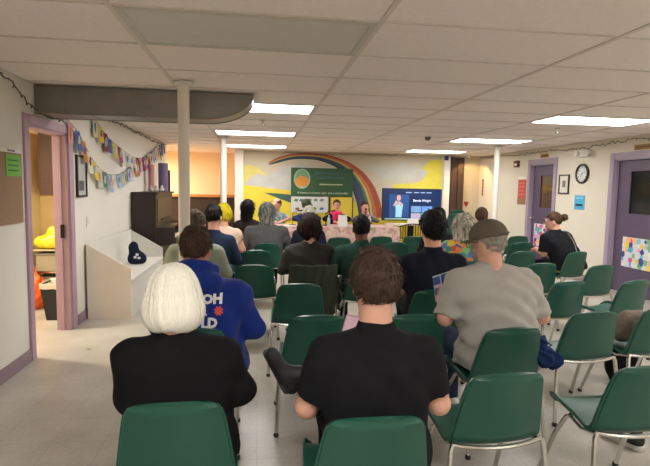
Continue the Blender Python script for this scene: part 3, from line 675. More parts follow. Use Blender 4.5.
# upright piano
pn = thing('upright_piano', 'dark brown upright piano against the left wall', 'piano', (0, 0, 0))
PY0, PY1 = 8.02, 9.52; PX = XL+0.02
MB().box(PX, PX+0.36, PY0, PY1, 0.03, 1.40).build('case', M_wood, pn, bevel=0.006)
MB().box(PX-0.005, PX+0.40, PY0-0.02, PY1+0.02, 1.40, 1.43).build('lid', M_wood, pn, bevel=0.006)
MB().box(PX+0.36, PX+0.66, PY0, PY1, 0.60, 0.72).build('key_bed', M_wood, pn, bevel=0.006)
for y in (PY0, PY1-0.05): MB().box(PX+0.36, PX+0.64, y, y+0.05, 0.72, 0.88).build('cheek', M_wood, pn, bevel=0.006)
MB().box(PX+0.36, PX+0.5, PY0+0.05, PY1-0.05, 0.82, 0.86).build('fallboard', M_wood, pn)
for y in (PY0+0.02, PY1-0.09): MB().box(PX+0.56, PX+0.63, y, y+0.07, 0.0, 0.60).build('leg', M_wood, pn, bevel=0.006)
nk = 52; kw = (PY1-PY0-0.14)/nk
wk = MB().box(0, 0.15, 0.001, kw-0.001, 0, 0.02).mesh('white_key'); bk = MB().box(0, 0.09, -0.005, 0.005, 0, 0.03).mesh('black_key')
for k in range(nk):
    obj('white_key', wk, mat('ivory', (206, 200, 182), 0.3), pn, (PX+0.49, PY0+0.07+k*kw, 0.725))
    if k % 7 in (0, 1, 3, 4, 5): obj('black_key', bk, M_black, pn, (PX+0.49, PY0+0.07+(k+1)*kw, 0.735))
MB().box(PX+0.36, PX+0.37, PY0+0.1, PY1-0.1, 0.95, 1.33).build('front_panel', mat('brown_wood', (74, 52, 40), 0.4, var=0.25, vscale=5, stretch=(1, 6, 1)), pn)
MB().box(PX+0.37, PX+0.40, PY0+0.35, PY1-0.35, 0.98, 1.0).build('music_ledge', M_wood, pn)
def tube_thing(name, x, y, r, h, col, label, cat):
    t = thing(name, label, cat, (x, y, 1.432)); 
    MB().lathe([(r,0),(r,h)], 20).build('roll', mat('roll_%d' % col[0], col, 0.7), t, True)
    MB().lathe([(r*0.7,h),(r*0.7,h+0.004)], 16).build('end', mat('roll_end', (180, 170, 160), 0.8), t)
tube_thing('paper_roll', PX+0.24, 9.32, 0.085, 0.50, (112, 98, 134), 'thick purple paper roll standing on the piano', 'roll')
tube_thing('paper_roll', PX+0.10, 9.0, 0.05, 0.46, (178, 126, 128), 'slim pink paper roll standing on the piano', 'roll')
tube_thing('paper_roll', PX+0.32, 9.46, 0.02, 0.38, (80, 50, 50), 'thin dark red roll standing at the piano end', 'roll')
for k, (y, c, lab) in enumerate(((8.35, (150,146,136), 'small grey ornament on the near end of the piano'), (8.62, (186,180,168), 'small pale ornament in the middle of the piano top'), (8.80, (120,126,122), 'small dull green ornament beside the pale one on the piano'), (9.12, (200,196,190), 'small white ornament in front of the purple roll'))):
    t = thing('ornament', lab, 'ornament', (PX+0.22+0.03*(k % 2), y, 1.432)); MB().lathe([(0.03,0),(0.045,0.02),(0.04,0.05),(0.02,0.07)], 14).build('body', mat('orn_%d' % k, c, 0.6), t, True); MB().lathe([(0.022,0.068),(0.026,0.085),(0.012,0.105)], 12).build('top', mat('orn_%d' % k, c, 0.6), t, True)

# alcove counter
ct = thing('counter', 'wooden shelf counter in the warm alcove', 'counter', (-1.9, 13.2, 0))
MB().box(-1.3, 1.3, -0.25, 0.38, 1.25, 1.31).build('top', M_oak, ct, bevel=0.006); MB().box(-1.28, 1.28, -0.18, 0.36, 0, 1.25).build('front', M_wood, ct)
# ------------------------------------------------------------------ side room things
wc = thing('wall_cabinet', 'brown wooden wall cabinet seen through the left doorway', 'cabinet', (-2.58, 6.93, 1.38))
MB().box(-0.19, 0.35, -0.12, 0.16, 0, 0.93).build('body', M_oak, wc); MB().box(-0.185, 0.345, -0.135, -0.12, 0.01, 0.92).build('door', mat('walnut', (70, 40, 18), 0.6, var=0.3, vscale=40), wc); MB().lathe([(0.012,0),(0.015,0.02)], 10).build('knob', M_chrome, wc, loc=(0.1,-0.135,0.1), rot=(PI/2,0,0))
fr = thing('tall_cabinet', 'tall pale cabinet standing inside the side room', 'cabinet', (-3.16, 6.75, 0))
MB().box(-0.3, 0.27, -0.3, 0.34, 0.02, 2.18).build('body', mat('pale_cabinet', (226, 210, 172), 0.5, var=0.03), fr, bevel=0.006); MB().box(-0.29, 0.26, -0.318, -0.3, 1.0, 2.16).build('door', mat('pale_cabinet', (226, 210, 172)), fr); MB().box(-0.29, 0.26, -0.318, -0.3, 0.04, 0.97).build('door', mat('pale_cabinet', (226, 210, 172)), fr); MB().tube([(0.22,-0.33,1.05),(0.22,-0.33,1.3)], 0.008, 6).build('handle', M_chrome, fr)
sh = thing('storage_shelf', 'small metal shelf of boxes behind the black bin', 'shelf', (-2.55, 6.75, 0))
for z in (0.12, 0.42, 0.70): MB().box(-0.24, 0.24, -0.18, 0.18, z, z+0.02).build('shelf_board', M_chrome, sh)
for sx in (-1, 1):
    for sy in (-1, 1): MB().tube([(sx*0.235, sy*0.175, 0), (sx*0.235, sy*0.175, 0.74)], 0.01, 6).build('post', M_blackmetal, sh)
for z, lab, c in ((0.442, 'grey storage box on the upper shelf inside the side room', (150,140,120)), (0.142, 'pale storage box on the bottom shelf inside the side room', (190,176,150))):
    t = thing('storage_box', lab, 'box', (-2.55, 6.73, z)); MB().box(-0.2, 0.2, -0.15, 0.15, 0, 0.2).build('body', mat('sbox_%d' % c[0], c, 0.6), t, bevel=0.006); MB().box(-0.21, 0.21, -0.16, 0.16, 0.2, 0.225).build('lid', mat('sboxlid', (120,110,96), 0.6), t, bevel=0.004)
bn2 = thing('trash_bin', 'black trash bin with a white liner just inside the doorway', 'bin', (-2.26, 5.98, 0))
MB().add(*(lambda a=0.105, b=0.15, h=0.42: ([(-a,-a,0),(a,-a,0),(a,a,0),(-a,a,0),(-b,-b,h),(b,-b,h),(b,b,h),(-b,b,h),(-b+.01,-b+.01,h),(b-.01,-b+.01,h),(b-.01,b-.01,h),(-b+.01,b-.01,h),(-a+.01,-a+.01,.02),(a-.01,-a+.01,.02),(a-.01,a-.01,.02),(-a+.01,a-.01,.02)], [(3,2,1,0)]+[(i,(i+1)%4,4+(i+1)%4,4+i) for i in range(4)]+[(4+i,4+(i+1)%4,8+(i+1)%4,8+i) for i in range(4)]+[(8+i,8+(i+1)%4,12+(i+1)%4,12+i) for i in range(4)]+[(12,13,14,15)]))()).build('bin_body', M_black, bn2)
ln = MB(); n = 32; r_ = random.Random(4); vs = []
for d, z in ((0.128,0.35),(0.146,0.42),(0.158,0.435),(0.163,0.40),(0.160,0.36)):
    for k in range(n):
        a = 2*PI*k/n; q = max(abs(math.cos(a)), abs(math.sin(a))); rr = d/q**0.85*(1+r_.uniform(-.02,.02)); vs.append((rr*math.cos(a), rr*math.sin(a), z+r_.uniform(-.012,.012)))
ln.add(vs, [(i*n+k, i*n+(k+1) % n, (i+1)*n+(k+1) % n, (i+1)*n+k) for i in range(4) for k in range(n)]).build('liner', mat('liner', (190,186,176), 0.4), bn2, True)

# ================================================================== soft shapes: smooth distance fields meshed with surface nets
def surfnet(f, lo, hi, h):
    lo = np.array(lo, np.float32); hi = np.array(hi, np.float32)
    n = np.maximum(np.ceil((hi-lo)/h).astype(int)+1, 4)
    ax = [lo[k]+h*np.arange(n[k], dtype=np.float32) for k in range(3)]
    X, Y, Z = np.meshgrid(*ax, indexing='ij')
    V = np.asarray(f(X, Y, Z), np.float32)
    V[0] = np.maximum(V[0], 1e-4); V[-1] = np.maximum(V[-1], 1e-4); V[:,0] = np.maximum(V[:,0], 1e-4); V[:,-1] = np.maximum(V[:,-1], 1e-4)
    V[:,:,0] = np.maximum(V[:,:,0], 1e-4); V[:,:,-1] = np.maximum(V[:,:,-1], 1e-4)
    S = V < 0
    cnt = np.zeros(n-1, np.int8)
    for a in (0,1):
        for b in (0,1):
            for c in (0,1): cnt += S[a:n[0]-1+a, b:n[1]-1+b, c:n[2]-1+c]
    I = np.argwhere((cnt > 0) & (cnt < 8))
    if len(I) == 0: return np.zeros((0,3)), np.zeros((0,4), int)
    ids = np.full(n-1, -1, np.int64); ids[I[:,0], I[:,1], I[:,2]] = np.arange(len(I))
    off = np.array([(a,b,c) for a in (0,1) for b in (0,1) for c in (0,1)])
    cv = np.stack([V[I[:,0]+o[0], I[:,1]+o[1], I[:,2]+o[2]] for o in off], 1)
    acc = np.zeros((len(I),3)); num = np.zeros(len(I))
    for i in range(8):
        for j in range(i+1, 8):
            if np.abs(off[i]-off[j]).sum() == 1:
                a, b = cv[:,i], cv[:,j]; m = (a < 0) != (b < 0)
                t = np.where(m, a/np.where(m, a-b, 1), 0)
                acc += np.where(m[:,None], off[i]+t[:,None]*(off[j]-off[i]), 0); num += m
    P = lo+h*(I+acc/num[:,None])
    F = []
    for d in range(3):
        u, w = (d+1) % 3, (d+2) % 3
        sl = [slice(None)]*3; sh = [slice(None)]*3
        sl[d] = slice(0, n[d]-1); sh[d] = slice(1, n[d])
        e = np.argwhere(S[tuple(sl)] != S[tuple(sh)])
        e = e[(e[:,u] > 0) & (e[:,w] > 0) & (e[:,u] < n[u]-1) & (e[:,w] < n[w]-1)]
        if len(e) == 0: continue
        neg = S[tuple(sl)][e[:,0], e[:,1], e[:,2]]
        q = []
        for du, dw in ((-1,-1),(0,-1),(0,0),(-1,0)):
            g = e.copy(); g[:,u] += du; g[:,w] += dw; q.append(ids[g[:,0], g[:,1], g[:,2]])
        q = np.stack(q, 1); q[~neg] = q[~neg][:,::-1]
        F.append(q)
    F = np.concatenate(F); F = F[(F >= 0).all(1)]
    return P, F
def np_mesh(name, parts):
    vs, fs, o = [], [], 0
    for P, F in parts:
        vs.append(P); fs.append(F+o); o += len(P)
    P = np.concatenate(vs); F = np.concatenate(fs)
    me = bpy.data.meshes.new(name)
    me.vertices.add(len(P)); me.vertices.foreach_set('co', P.astype(np.float32).ravel())
    me.loops.add(F.size); me.loops.foreach_set('vertex_index', F.astype(np.int32).ravel())
    me.polygons.add(len(F)); me.polygons.foreach_set('loop_start', np.arange(0, F.size, 4, dtype=np.int32))
    me.polygons.foreach_set('use_smooth', np.ones(len(F), bool))
    me.update(calc_edges=True); me.validate()
    return me
def smin(a, b, k):
    h = np.clip(0.5+0.5*(b-a)/k, 0, 1)
    return b*(1-h)+a*h-k*h*(1-h)
def smax(a, b, k): return -smin(-a, -b, k)
def capsule(X, Y, Z, a, b, ra, rb):
    a = np.asarray(a, float); b = np.asarray(b, float); d = b-a; L = max(1e-9, float(d@d))
    t = np.clip(((X-a[0])*d[0]+(Y-a[1])*d[1]+(Z-a[2])*d[2])/L, 0, 1)
    return np.sqrt((X-a[0]-t*d[0])**2+(Y-a[1]-t*d[1])**2+(Z-a[2]-t*d[2])**2)-(ra+(rb-ra)*t)
def ellip(X, Y, Z, c, r):
    x, y, z = (X-c[0])/r[0], (Y-c[1])/r[1], (Z-c[2])/r[2]
    k0 = np.sqrt(x*x+y*y+z*z)+1e-9
    k1 = np.sqrt((x/r[0])**2+(y/r[1])**2+(z/r[2])**2)+1e-9
    return k0*(k0-1)/k1
def folds(X, Y, Z, seed, amp, f=1.0):
    r = random.Random(seed); o = 0
    for k in range(5):
        d = Vector((r.uniform(-1,1), r.uniform(-1,1), r.uniform(-.9,.9))).normalized(); w = r.uniform(24, 70)*f; p = r.random()*6
        e = Vector((r.uniform(-1,1), r.uniform(-1,1), r.uniform(-1,1))).normalized(); w2 = r.uniform(5, 12)*f
        ph = (d.x*X+d.y*Y+d.z*Z)*w+p+1.6*np.sin((e.x*X+e.y*Y+e.z*Z)*w2+p*2)
        o = o+np.sin(ph)*(0.6+0.4*np.sin((e.x*X+e.y*Y+e.z*Z)*w2*0.7+p))
    return o*amp/2.6
def soft(name, f, lo, hi, h, m, parent=None, loc=None, rot=None):
    return obj(name, np_mesh(name, [surfnet(f, lo, hi, h)]), m, parent, loc, rot)

# ================================================================== chairs
def chair_surface(u, v):
    """u -1..1 across, v 0..1 from the front lip of the seat to the top of the back"""
    pv = [0, .06, .14, .30, .42, .50, .56, .62, .72, .86, .95, 1.0]
    yy = [.235, .225, .19, .06, -.06, -.145, -.190, -.206, -.222, -.253, -.276, -.29]
    zz = [.395, .420, .433, .424, .412, .408, .420, .460, .545, .664, .734, .768]
    ww = [.175, .20, .215, .228, .232, .232, .230, .226, .214, .195, .181, .172]
    y = np.interp(v, pv, yy); z = np.interp(v, pv, zz); w = np.interp(v, pv, ww)
    top = np.clip((v-.95)/.05, 0, 1); w = w-0.026*(1-np.sqrt(np.clip(1-top**2, 0, 1)))
    bot = np.clip((.08-v)/.08, 0, 1); w = w-0.03*bot**2
    seatness = np.clip((.55-v)/.15, 0, 1)
    c = u*u
    y = y+(1-seatness)*0.035*c              # back wraps forward at the sides
    z = z+seatness*0.022*c*np.clip(v/.12, 0, 1)
    z = z+0.010*(1-seatness)*np.clip((v-.9)/.1, 0, 1)*(1-c)*0.6
    return np.stack([u*w, y, z], -1)
def make_shell():
    us = np.r_[-1, -.965, np.linspace(-.945, .945, 15), .965, 1]; vs = np.r_[0, .015, np.linspace(.03, .972, 30), .985, 1.0]
    # smooth profile by averaging
    U, Vv = np.meshgrid(us, vs, indexing='ij')
    P = sum(chair_surface(U, np.clip(Vv+d, 0, 1)) for d in (-.035, -.0175, 0, .0175, .035))/5
    P[:, 0] = chair_surface(us, np.zeros_like(us)); P[:, -1] = chair_surface(us, np.ones_like(us))
    du = np.gradient(P, axis=0); dv = np.gradient(P, axis=1)
    N = np.cross(du, dv); N /= np.linalg.norm(N, axis=2, keepdims=True)+1e-9     # up / forward side
    nu, nv = len(us), len(vs)
    lip = np.zeros((nu, nv)); lip[:2] = 1; lip[-2:] = 1; lip[:, :2] = 1; lip[:, -2:] = 1
    Pf = P.copy(); Pb = P-N*0.005
    Pf = P-N*lip[..., None]*0.006; Pb = P-N*(0.005+lip[..., None]*0.020)
    V = np.concatenate([Pf.reshape(-1,3), Pb.reshape(-1,3)]); n = nu*nv; fs = []
    for i in range(nu-1):
        for j in range(nv-1):
            a = i*nv+j; fs.append((a, a+nv, a+nv+1, a+1)); fs.append((n+a, n+a+1, n+a+nv+1, n+a+nv))
    ring = [i*nv for i in range(nu)]+[(nu-1)*nv+j for j in range(1, nv)]+[i*nv+nv-1 for i in range(nu-2, -1, -1)]+[j for j in range(nv-2, 0, -1)]
    for k in range(len(ring)):
        a, b = ring[k], ring[(k+1) % len(ring)]; fs.append((a, n+a, n+b, b))
    return MB().add(V.tolist(), fs)
shell_me = make_shell().mesh('shell', True)
def make_chair():
    t = thing('stacking_chair', 'x', 'chair', (0,0,0))
    obj('shell', shell_me, M_green, t)
    gl = MB().lathe([(0.014,0),(0.016,0.004),(0.016,0.02),(0.012,0.026)], 10).mesh('glide', True)
    rb = []
    for k in range(13):
        u = -1+k/6; rb.append((u*0.215, -0.215+0.03*u*u, 0.420+0.012*u*u))
    MB().tube(rb, 0.011, 8).build('rear_bar', M_chrome, t, True)
    MB().tube([(-0.19,0.06,0.405),(0.19,0.06,0.405)], 0.0095, 8).build('front_bar', M_chrome, t, True)
    for s in (-1, 1):
        MB().tube([(s*0.19,0.06,0.405),(s*0.205,-0.06,0.392),(s*0.213,-0.18,0.426)], 0.0085, 8).build('side_rail', M_chrome, t, True)
        l = MB().tube([(s*0.215,-0.185,0.432),(s*0.226,-0.190,0.405),(s*0.235,-0.205,0.29),(s*0.25,-0.235,0.012)], 0.0125, 8).build('leg', M_chrome, t, True)
        obj('glide', gl, M_black, l, (s*0.25,-0.235,0))
        l = MB().tube([(s*0.175,0.06,0.405),(s*0.195,0.075,0.388),(s*0.215,0.13,0.28),(s*0.235,0.23,0.012)], 0.0125, 8).build('leg', M_chrome, t, True)
        obj('glide', gl, M_black, l, (s*0.235,0.23,0))
    return t
chair0 = make_chair(); used = [False]
BT = 0.28   # back top sits this far behind the chair's origin
def chair(xb, yb, rz, label, group='green chairs set out in rows', z=0):
    """place a chair by the middle of its back's top edge"""
    o = chair0 if not used[0] else copy_tree(chair0); used[0] = True
    x = xb-math.sin(rz)*BT; y = yb+math.cos(rz)*BT
    o.location = (x, y, z); o.rotation_euler = (0, 0, rz); o['label'] = label; o['group'] = group
    return (x, y, rz)
D = math.radians
K = {}
K['woman'] = chair(-0.30, 1.76, D(2), 'green chair under the white haired woman in black, front left')
K['polo'] = chair(0.41, 1.58, D(0), 'green chair under the dark haired man in the black polo shirt, bottom centre')
chair(1.08, 1.93, D(3), 'empty green chair in the nearest row, directly right of the man in black polo')
chair(1.80, 1.96, D(0), 'empty green chair in the nearest row, at the right edge')
K['hood'] = chair(-0.36, 2.71, D(0), 'green chair under the man in the blue hoodie')
chair(0.37, 2.95, D(0), 'empty green chair with the crossed shoe in front of its left side')
chair(0.99, 2.93, D(0), 'empty green chair left of the grey T-shirt man, behind the black polo')
K['grey'] = chair(1.47, 2.60, D(4), 'green chair under the man in the grey T-shirt')
chair(2.22, 2.93, D(4), 'empty green chair immediately right of the grey T-shirt man')
chair(2.80, 3.0, D(6), 'green chair cut by the right edge with a coat on its seat')
chair(0.34, 3.95, D(0), 'empty green chair in front of the dark green fleece and olive draped chair')
K['bpolo'] = chair(1.39, 3.66, D(0), 'green chair under the black haired man in navy polo')
chair(2.75, 3.99, D(10), 'empty green chair just right of the grey T-shirt man\'s sleeve, third row')
chair(3.41, 4.0, D(15), 'empty green chair at the right edge, third row')
chair(-0.04, 4.92, D(0), 'empty green chair nearest the blue hoodie man\'s right shoulder')
K['dred'] = chair(0.55, 4.79, D(0), 'green chair under the woman with dark red hair')
K['fleece'] = chair(1.08, 4.72, D(0), 'green chair under the man in dark green fleece')
K['tie'] = chair(2.36, 5.15, D(0), 'green chair under the person in the tie-dye shirt')
chair(3.10, 5.0, D(6), 'empty green chair partly behind the grey T-shirt man\'s shoulder, fourth row')
chair(3.72, 4.87, D(12), 'empty green chair in front of the near purple door')
K['ghair'] = chair(-0.58, 4.6, D(0), 'green chair hidden behind the blue hoodie man')
K['navy'] = chair(-0.52, 5.5, D(0), 'green chair under the dark haired man in navy by the column')
chair(-0.02, 6.07, D(0), 'empty green chair right behind the grey cardigan woman')
K['bun'] = chair(4.20, 5.98, D(18), 'green chair under the woman with the hair bun')
chair(3.44, 6.0, D(5), 'empty green chair left of the bun haired woman, nearest of three')
K['yellow'] = chair(-0.46, 6.45, D(0), 'green chair under the yellow haired person')
K['card'] = chair(0.12, 6.80, D(0), 'green chair under the woman in the grey cardigan')
K['gshort'] = chair(0.74, 6.75, D(0), 'green chair under the short white haired person')
chair(2.0, 7.0, D(0), 'empty green chair in the second row before the television')
chair(4.0, 7.06, D(0), 'empty green chair left of the bun haired woman, middle of three')
chair(4.5, 8.07, D(0), 'empty green chair left of the bun haired woman, farthest of three')
K['d16'] = chair(2.42, 6.1, D(0), 'green chair under the dark haired person in front of the television')
K['d17'] = chair(3.30, 6.75, D(0), 'green chair under the dark haired person before the warm corner')
chair(1.27, 7.67, D(0), 'empty green chair in the front row before the pink tablecloth')
chair(2.0, 7.86, D(0), 'empty green chair in the front row, left of two before the television')
chair(2.56, 7.88, D(0), 'empty green chair in the front row, right of two before the television')
K['long'] = chair(-0.20, 8.0, D(0), 'green chair under the woman with long black hair')
for k in range(5):
    chair(4.33, 10.4, D(8), ['bottom', 'second lowest', 'middle', 'second highest', 'topmost'][k]+' green chair of the stack by the dark partition', 'stacked green chairs', z=k*0.085)

# ================================================================== people
def unit(v): v = np.asarray(v, float); return v/np.linalg.norm(v)
def make_hand(wr, d, n, side, curl, s=1.0):
    """capsule list for a hand: wrist, pointing direction, palm normal, side +1 right -1 left"""
    d = unit(d); n = unit(np.asarray(n)-d*np.dot(n, d)); t = np.cross(d, n)*side     # thumb side
    wr = np.asarray(wr, float); out = []
    for k, (o, L) in enumerate(((0.030, 0.075), (0.010, 0.083), (-0.010, 0.077), (-0.029, 0.060))):
        kn = wr+d*(0.085-0.004*abs(k-1))*s+t*o*s
        out.append((wr+d*0.012*s+t*o*0.55*s, kn, 0.0135*s, 0.0115*s, 0.014))
        p = kn; ang = 0
        for q, (fr, rr) in enumerate(((0.45, 0.0098), (0.32, 0.0086), (0.23, 0.0076))):
            ang += curl*(0.8, 1.0, 0.7)[q]+0.08*k*curl
            nd = d*math.cos(ang)+n*math.sin(ang)
            p2 = p+nd*L*fr*s; out.append((p, p2, rr*s*1.05, rr*s*0.95, 0.004)); p = p2
    b = wr+d*0.02*s+t*0.022*s
    p1 = b+(d*0.55+t*0.75+n*0.25)*0.042*s; p2 = p1+(d*0.85+t*0.25+n*(0.3+0.4*curl))*0.032*s; p3 = p2+(d*0.9-t*0.05+n*(0.3+0.5*curl))*0.024*s
    out += [(b, p1, 0.016*s, 0.012*s, 0.01), (p1, p2, 0.0115*s, 0.0105*s, 0.004), (p2, p3, 0.0105*s, 0.0085*s, 0.004)]
    return out
def head_field(X, Y, Z, fem):
    d = ellip(X, Y, Z, (0,-.012,.02), (.074,.092,.098))
    d = smin(d, ellip(X, Y, Z, (0,.03,-.048), (.056 if not fem else .052,.058,.074)), .035)
    d = smin(d, capsule(X, Y, Z, (0,.086,.008), (0,.106,-.028), .007, .013), .012)
    for s in (-1, 1):
        d = smin(d, ellip(X, Y, Z, (s*.077,-.006,-.012), (.009,.02,.033)), .008)
        d = smax(d, -(np.sqrt((X-s*.032)**2+(Y-.098)**2+(Z-.008)**2)-.015), .012)
    d = smin(d, ellip(X, Y, Z, (0,.086,-.066), (.022,.010,.008)), .006)
    d = smin(d, ellip(X, Y, Z, (0,.078,-.105), (.022,.016,.016)), .02)
    return d
def strands(X, Y, Z, seed, amp):
    r = random.Random(seed); th = np.arctan2(X, -Y-0.02); o = 0
    for n in (9, 17, 31, 47, 63):
        o = o+np.sin(th*n+r.random()*6+(Z*r.uniform(6,16)))*(1.0/(1+n/20))
    return o*amp/1.6
def hair_field(style, seed, amp):
    def cutshort(X, Y, Z, nape, front):
        return np.interp(Y, [-.12, -.05, -.015, .02, .06, .1], [nape, nape+.012, -.012, .005, front-.02, front])-Z
    def f(X, Y, Z):
        st = strands(X, Y, Z, seed, amp)
        nz = folds(X, Y, Z, seed+9, amp*1.2, 3.2)
        if style in ('short', 'shortthick', 'balding'):
            t = {'short': .010, 'shortthick': .013, 'balding': .006}[style]
            d = ellip(X, Y, Z, (0,-.014,.024), (.075+t,.094+t,.099+t*1.2))+nz+st*.6
            c = cutshort(X, Y, Z, -.062 if style != 'shortthick' else -.075, .075)+nz*2
            d = smax(d, c, .012)
            if style == 'balding': d = np.maximum(d, ellip(X, Y, Z, (0,.01,.12), (.066,.11,.10))*-1)
            return d
        if style == 'bob':
            d = ellip(X, Y, Z, (0,-.010,.004), (.108,.118,.130))
            low = ellip(X, Y, Z, (0,-.008,-.072), (.124,.116,.098))
            d = smin(d, low, .05)+st
            d = smax(d, (-.150+.006*np.sin(X*40+2))-Z, .022)
            face = np.maximum(np.maximum(np.abs(X)-.062, .025-Y), Z-.055)
            return smax(d, -face, .015)
        if style in ('long', 'shoulder', 'crop'):
            L = {'long': -.36, 'shoulder': -.17, 'crop': -.095}[style]; t = {'long': .022, 'shoulder': .026, 'crop': .026}[style]
            d = ellip(X, Y, Z, (0,-.016,.022), (.076+t,.095+t,.10+t))
            b = capsule(X*0.82, Y*1.15, Z, (0,-.035,-.01), (0,-.075 if style == 'long' else -.05, L+.05), .085, .075)
            d = smin(d, b, .04)+st+nz
            d = smax(d, L+.02*np.sin(X*55)-Z, .02)
            face = np.maximum(np.maximum(np.abs(X)-.064, .012-Y), Z-.062)
            return smax(d, -face, .015)
        if style == 'bun':
            d = ellip(X, Y, Z, (0,-.014,.022), (.083,.102,.107))+st*.6
            d = smax(d, cutshort(X, Y, Z, -.05, .078), .012)
            b = np.sqrt(X**2+(Y+.135)**2+(Z-.045)**2)-.045+.006*np.sin(40*np.arctan2(Z-.045, X)+60*(Y))
            return smin(d, b, .012)
    return f
HAIRBOX = {'short': ((-.12,-.15,-.11), (.12,.13,.16)), 'shortthick': ((-.13,-.16,-.12), (.13,.14,.18)), 'balding': ((-.12,-.15,-.11), (.12,.13,.16)), 'bob': ((-.17,-.16,-.19), (.17,.15,.17)), 'long': ((-.17,-.24,-.42), (.17,.15,.18)), 'shoulder': ((-.17,-.2,-.23), (.17,.15,.18)), 'crop': ((-.15,-.2,-.15), (.15,.15,.18)), 'bun': ((-.13,-.21,-.1), (.13,.13,.16))}
M_eye = mat('eye_white', (220, 216, 210), 0.25, var=0.02); M_iris = mat('iris', (40, 28, 20), 0.2); M_lip = mat('lip', (150, 84, 78), 0.5); M_brow = mat('brow', (50, 38, 30), 0.8)
EYE = None
def person(label, loc, rz=0.0, s=1.0, w=1.0, sw=1.0, lean=0.02, leanx=0.0, head=(0,0,0), hf=0.03, neck=0.055, arms=None, sleeve='short', shirt=None, pants=None, shoe=None, skin=None, hair='short', hairm=None, fem=False, lod=1, seed=1, legs=None, hem=0.50, collar=False, hood=False, foldamp=0.006, hz=1.0, armr=1.0, drop=0.0, group=None, slouch=0.0, hs=1.0):
    global EYE
    vx = (0.0095, 0.015, 0.021)[lod]; vh = (0.006, 0.009, 0.012)[lod]; vhand = (0.0045, 0.006, 0.008)[lod]
    root = thing('person', label, 'person', loc, rz, group)
    sz = lambda z: .45+(z-.45)*s-drop*(1 if z > .8 else 0)
    nb = sz(1.01)
    SH = [np.array((sd*.160*sw+leanx*.9, lean*.9-slouch, sz(.908))) for sd in (-1, 1)]
    nbp = np.array((leanx, lean, nb))
    hc = nbp+np.array((leanx*.25, hf, .170*s*hz))       # skull centre
    yaw, pit, rol = head
    HM = Matrix.Translation(Vector(hc)) @ Matrix.Rotation(yaw, 4, 'Z') @ Matrix.Rotation(pit, 4, 'X') @ Matrix.Rotation(rol, 4, 'Y') @ Matrix.Scale((1.04 if fem else 1.09)*s**.4, 4)
    HI = np.array(HM.inverted())
    A = arms or {}
    dflt = [dict(e=(-.235*sw, .06, .70), w=(-.10, .30, .655), d=(.45,.85,-.15), n=(.1,-.2,-1), curl=.35), dict(e=(.235*sw, .06, .70), w=(.10, .30, .655), d=(-.45,.85,-.15), n=(-.1,-.2,-1), curl=.35)]
    AR = [dict(dflt[0], **A.get('L', {})), dict(dflt[1], **A.get('R', {}))]
    # torso
    tk = [-.1, .05, .14, .35, .58, .76, .87, .945, 1.0, 1.08]
    ak = np.array([.175, .188, .186, .170, .186, .198, .182, .128, .074, .060]); bk = np.array([.12, .132, .134, .118, .124, .116, .096, .076, .064, .055])
    fat = np.interp(tk, [0, .3, .6, .85, 1], [w, w, 1+(w-1)*.75, 1+(w-1)*.3, 1]); wid = np.interp(tk, [0, .5, .8, .95, 1], [1, 1+(sw-1)*.5, sw, sw, 1])
    ak = ak*np.maximum(fat, wid); bk = bk*fat
    def torso(X, Y, Z, infl=0.0):
        t = (Z-.45)/(nb-.45)
        a = np.interp(t, tk, ak)+infl; b = np.interp(t, tk, bk)+infl
        cy = np.interp(t, [0, .3, .6, .85, 1.0], [0, -.02, -.005+lean*.5-slouch*.5, lean*.85-slouch, lean]); cx = np.interp(t, [0, 1], [0, leanx])
        e = 2.35
        q = ((np.abs(X-cx)/a)**e+(np.abs(Y-cy)/b)**e)**(1/e)
        return np.maximum((q-1)*np.minimum(a, b)*.92, Z-nb-.012)
    rU, rE, rW = .048*armr, .039*armr, .027*armr
    # body core (under the clothes), head, forearms and hands: one mesh
    def core(X, Y, Z):
        d = np.maximum(torso(X, Y, Z, -.014), .46-Z)
        for k in (0, 1): d = smin(d, capsule(X, Y, Z, SH[k]+np.array((0,0,-.02)), AR[k]['e'], rU*.9, rE), .04)
        return d
    def headf(X, Y, Z):
        x = HI[0,0]*X+HI[0,1]*Y+HI[0,2]*Z+HI[0,3]; y = HI[1,0]*X+HI[1,1]*Y+HI[1,2]*Z+HI[1,3]; z = HI[2,0]*X+HI[2,1]*Y+HI[2,2]*Z+HI[2,3]
        d = head_field(x, y, z, fem)
        nk = capsule(X, Y, Z, nbp+np.array((0,-.012,-.07)), hc+np.array((0,-.022,-.03)), neck*1.2, neck*1.06)
        return smin(d, nk, .03)
    allp = np.array([SH[0], SH[1], AR[0]['e'], AR[1]['e']])
    lo = np.minimum(allp.min(0)-.09, (-.24*w, -.18*w-.05, .44)); hi = np.maximum(allp.max(0)+.09, (.24*w, .2*w, nb+.04))
    parts = [surfnet(core, lo, hi, 0.02)]
    parts.append(surfnet(headf, hc-np.array((.13,.16,.26)), hc+np.array((.13,.16,.15)), vh))
    for k, sd in ((0,-1), (1,1)):
        e, wr = np.array(AR[k]['e'], float), np.array(AR[k]['w'], float)
        hd = make_hand(wr, AR[k]['d'], AR[k]['n'], sd, AR[k]['curl'], .95 if fem else 1.0)
        def armf(X, Y, Z, e=e, wr=wr, hd=hd, k=k):
            d = capsule(X, Y, Z, SH[k]*.45+e*.55, e, rU*.9, rE)
            d = smin(d, capsule(X, Y, Z, e, wr, rE, rW), .02)
            for a, b, ra, rb, kk in hd: d = smin(d, capsule(X, Y, Z, a, b, ra, rb), kk)
            return d
        pp = np.array([SH[k]*.5+e*.5, e, wr]+[q for c_ in hd for q in c_[:2]])
        parts.append(surfnet(armf, pp.min(0)-.06, pp.max(0)+.06, vhand))
    body = obj('body', np_mesh('body', parts), skin, root)
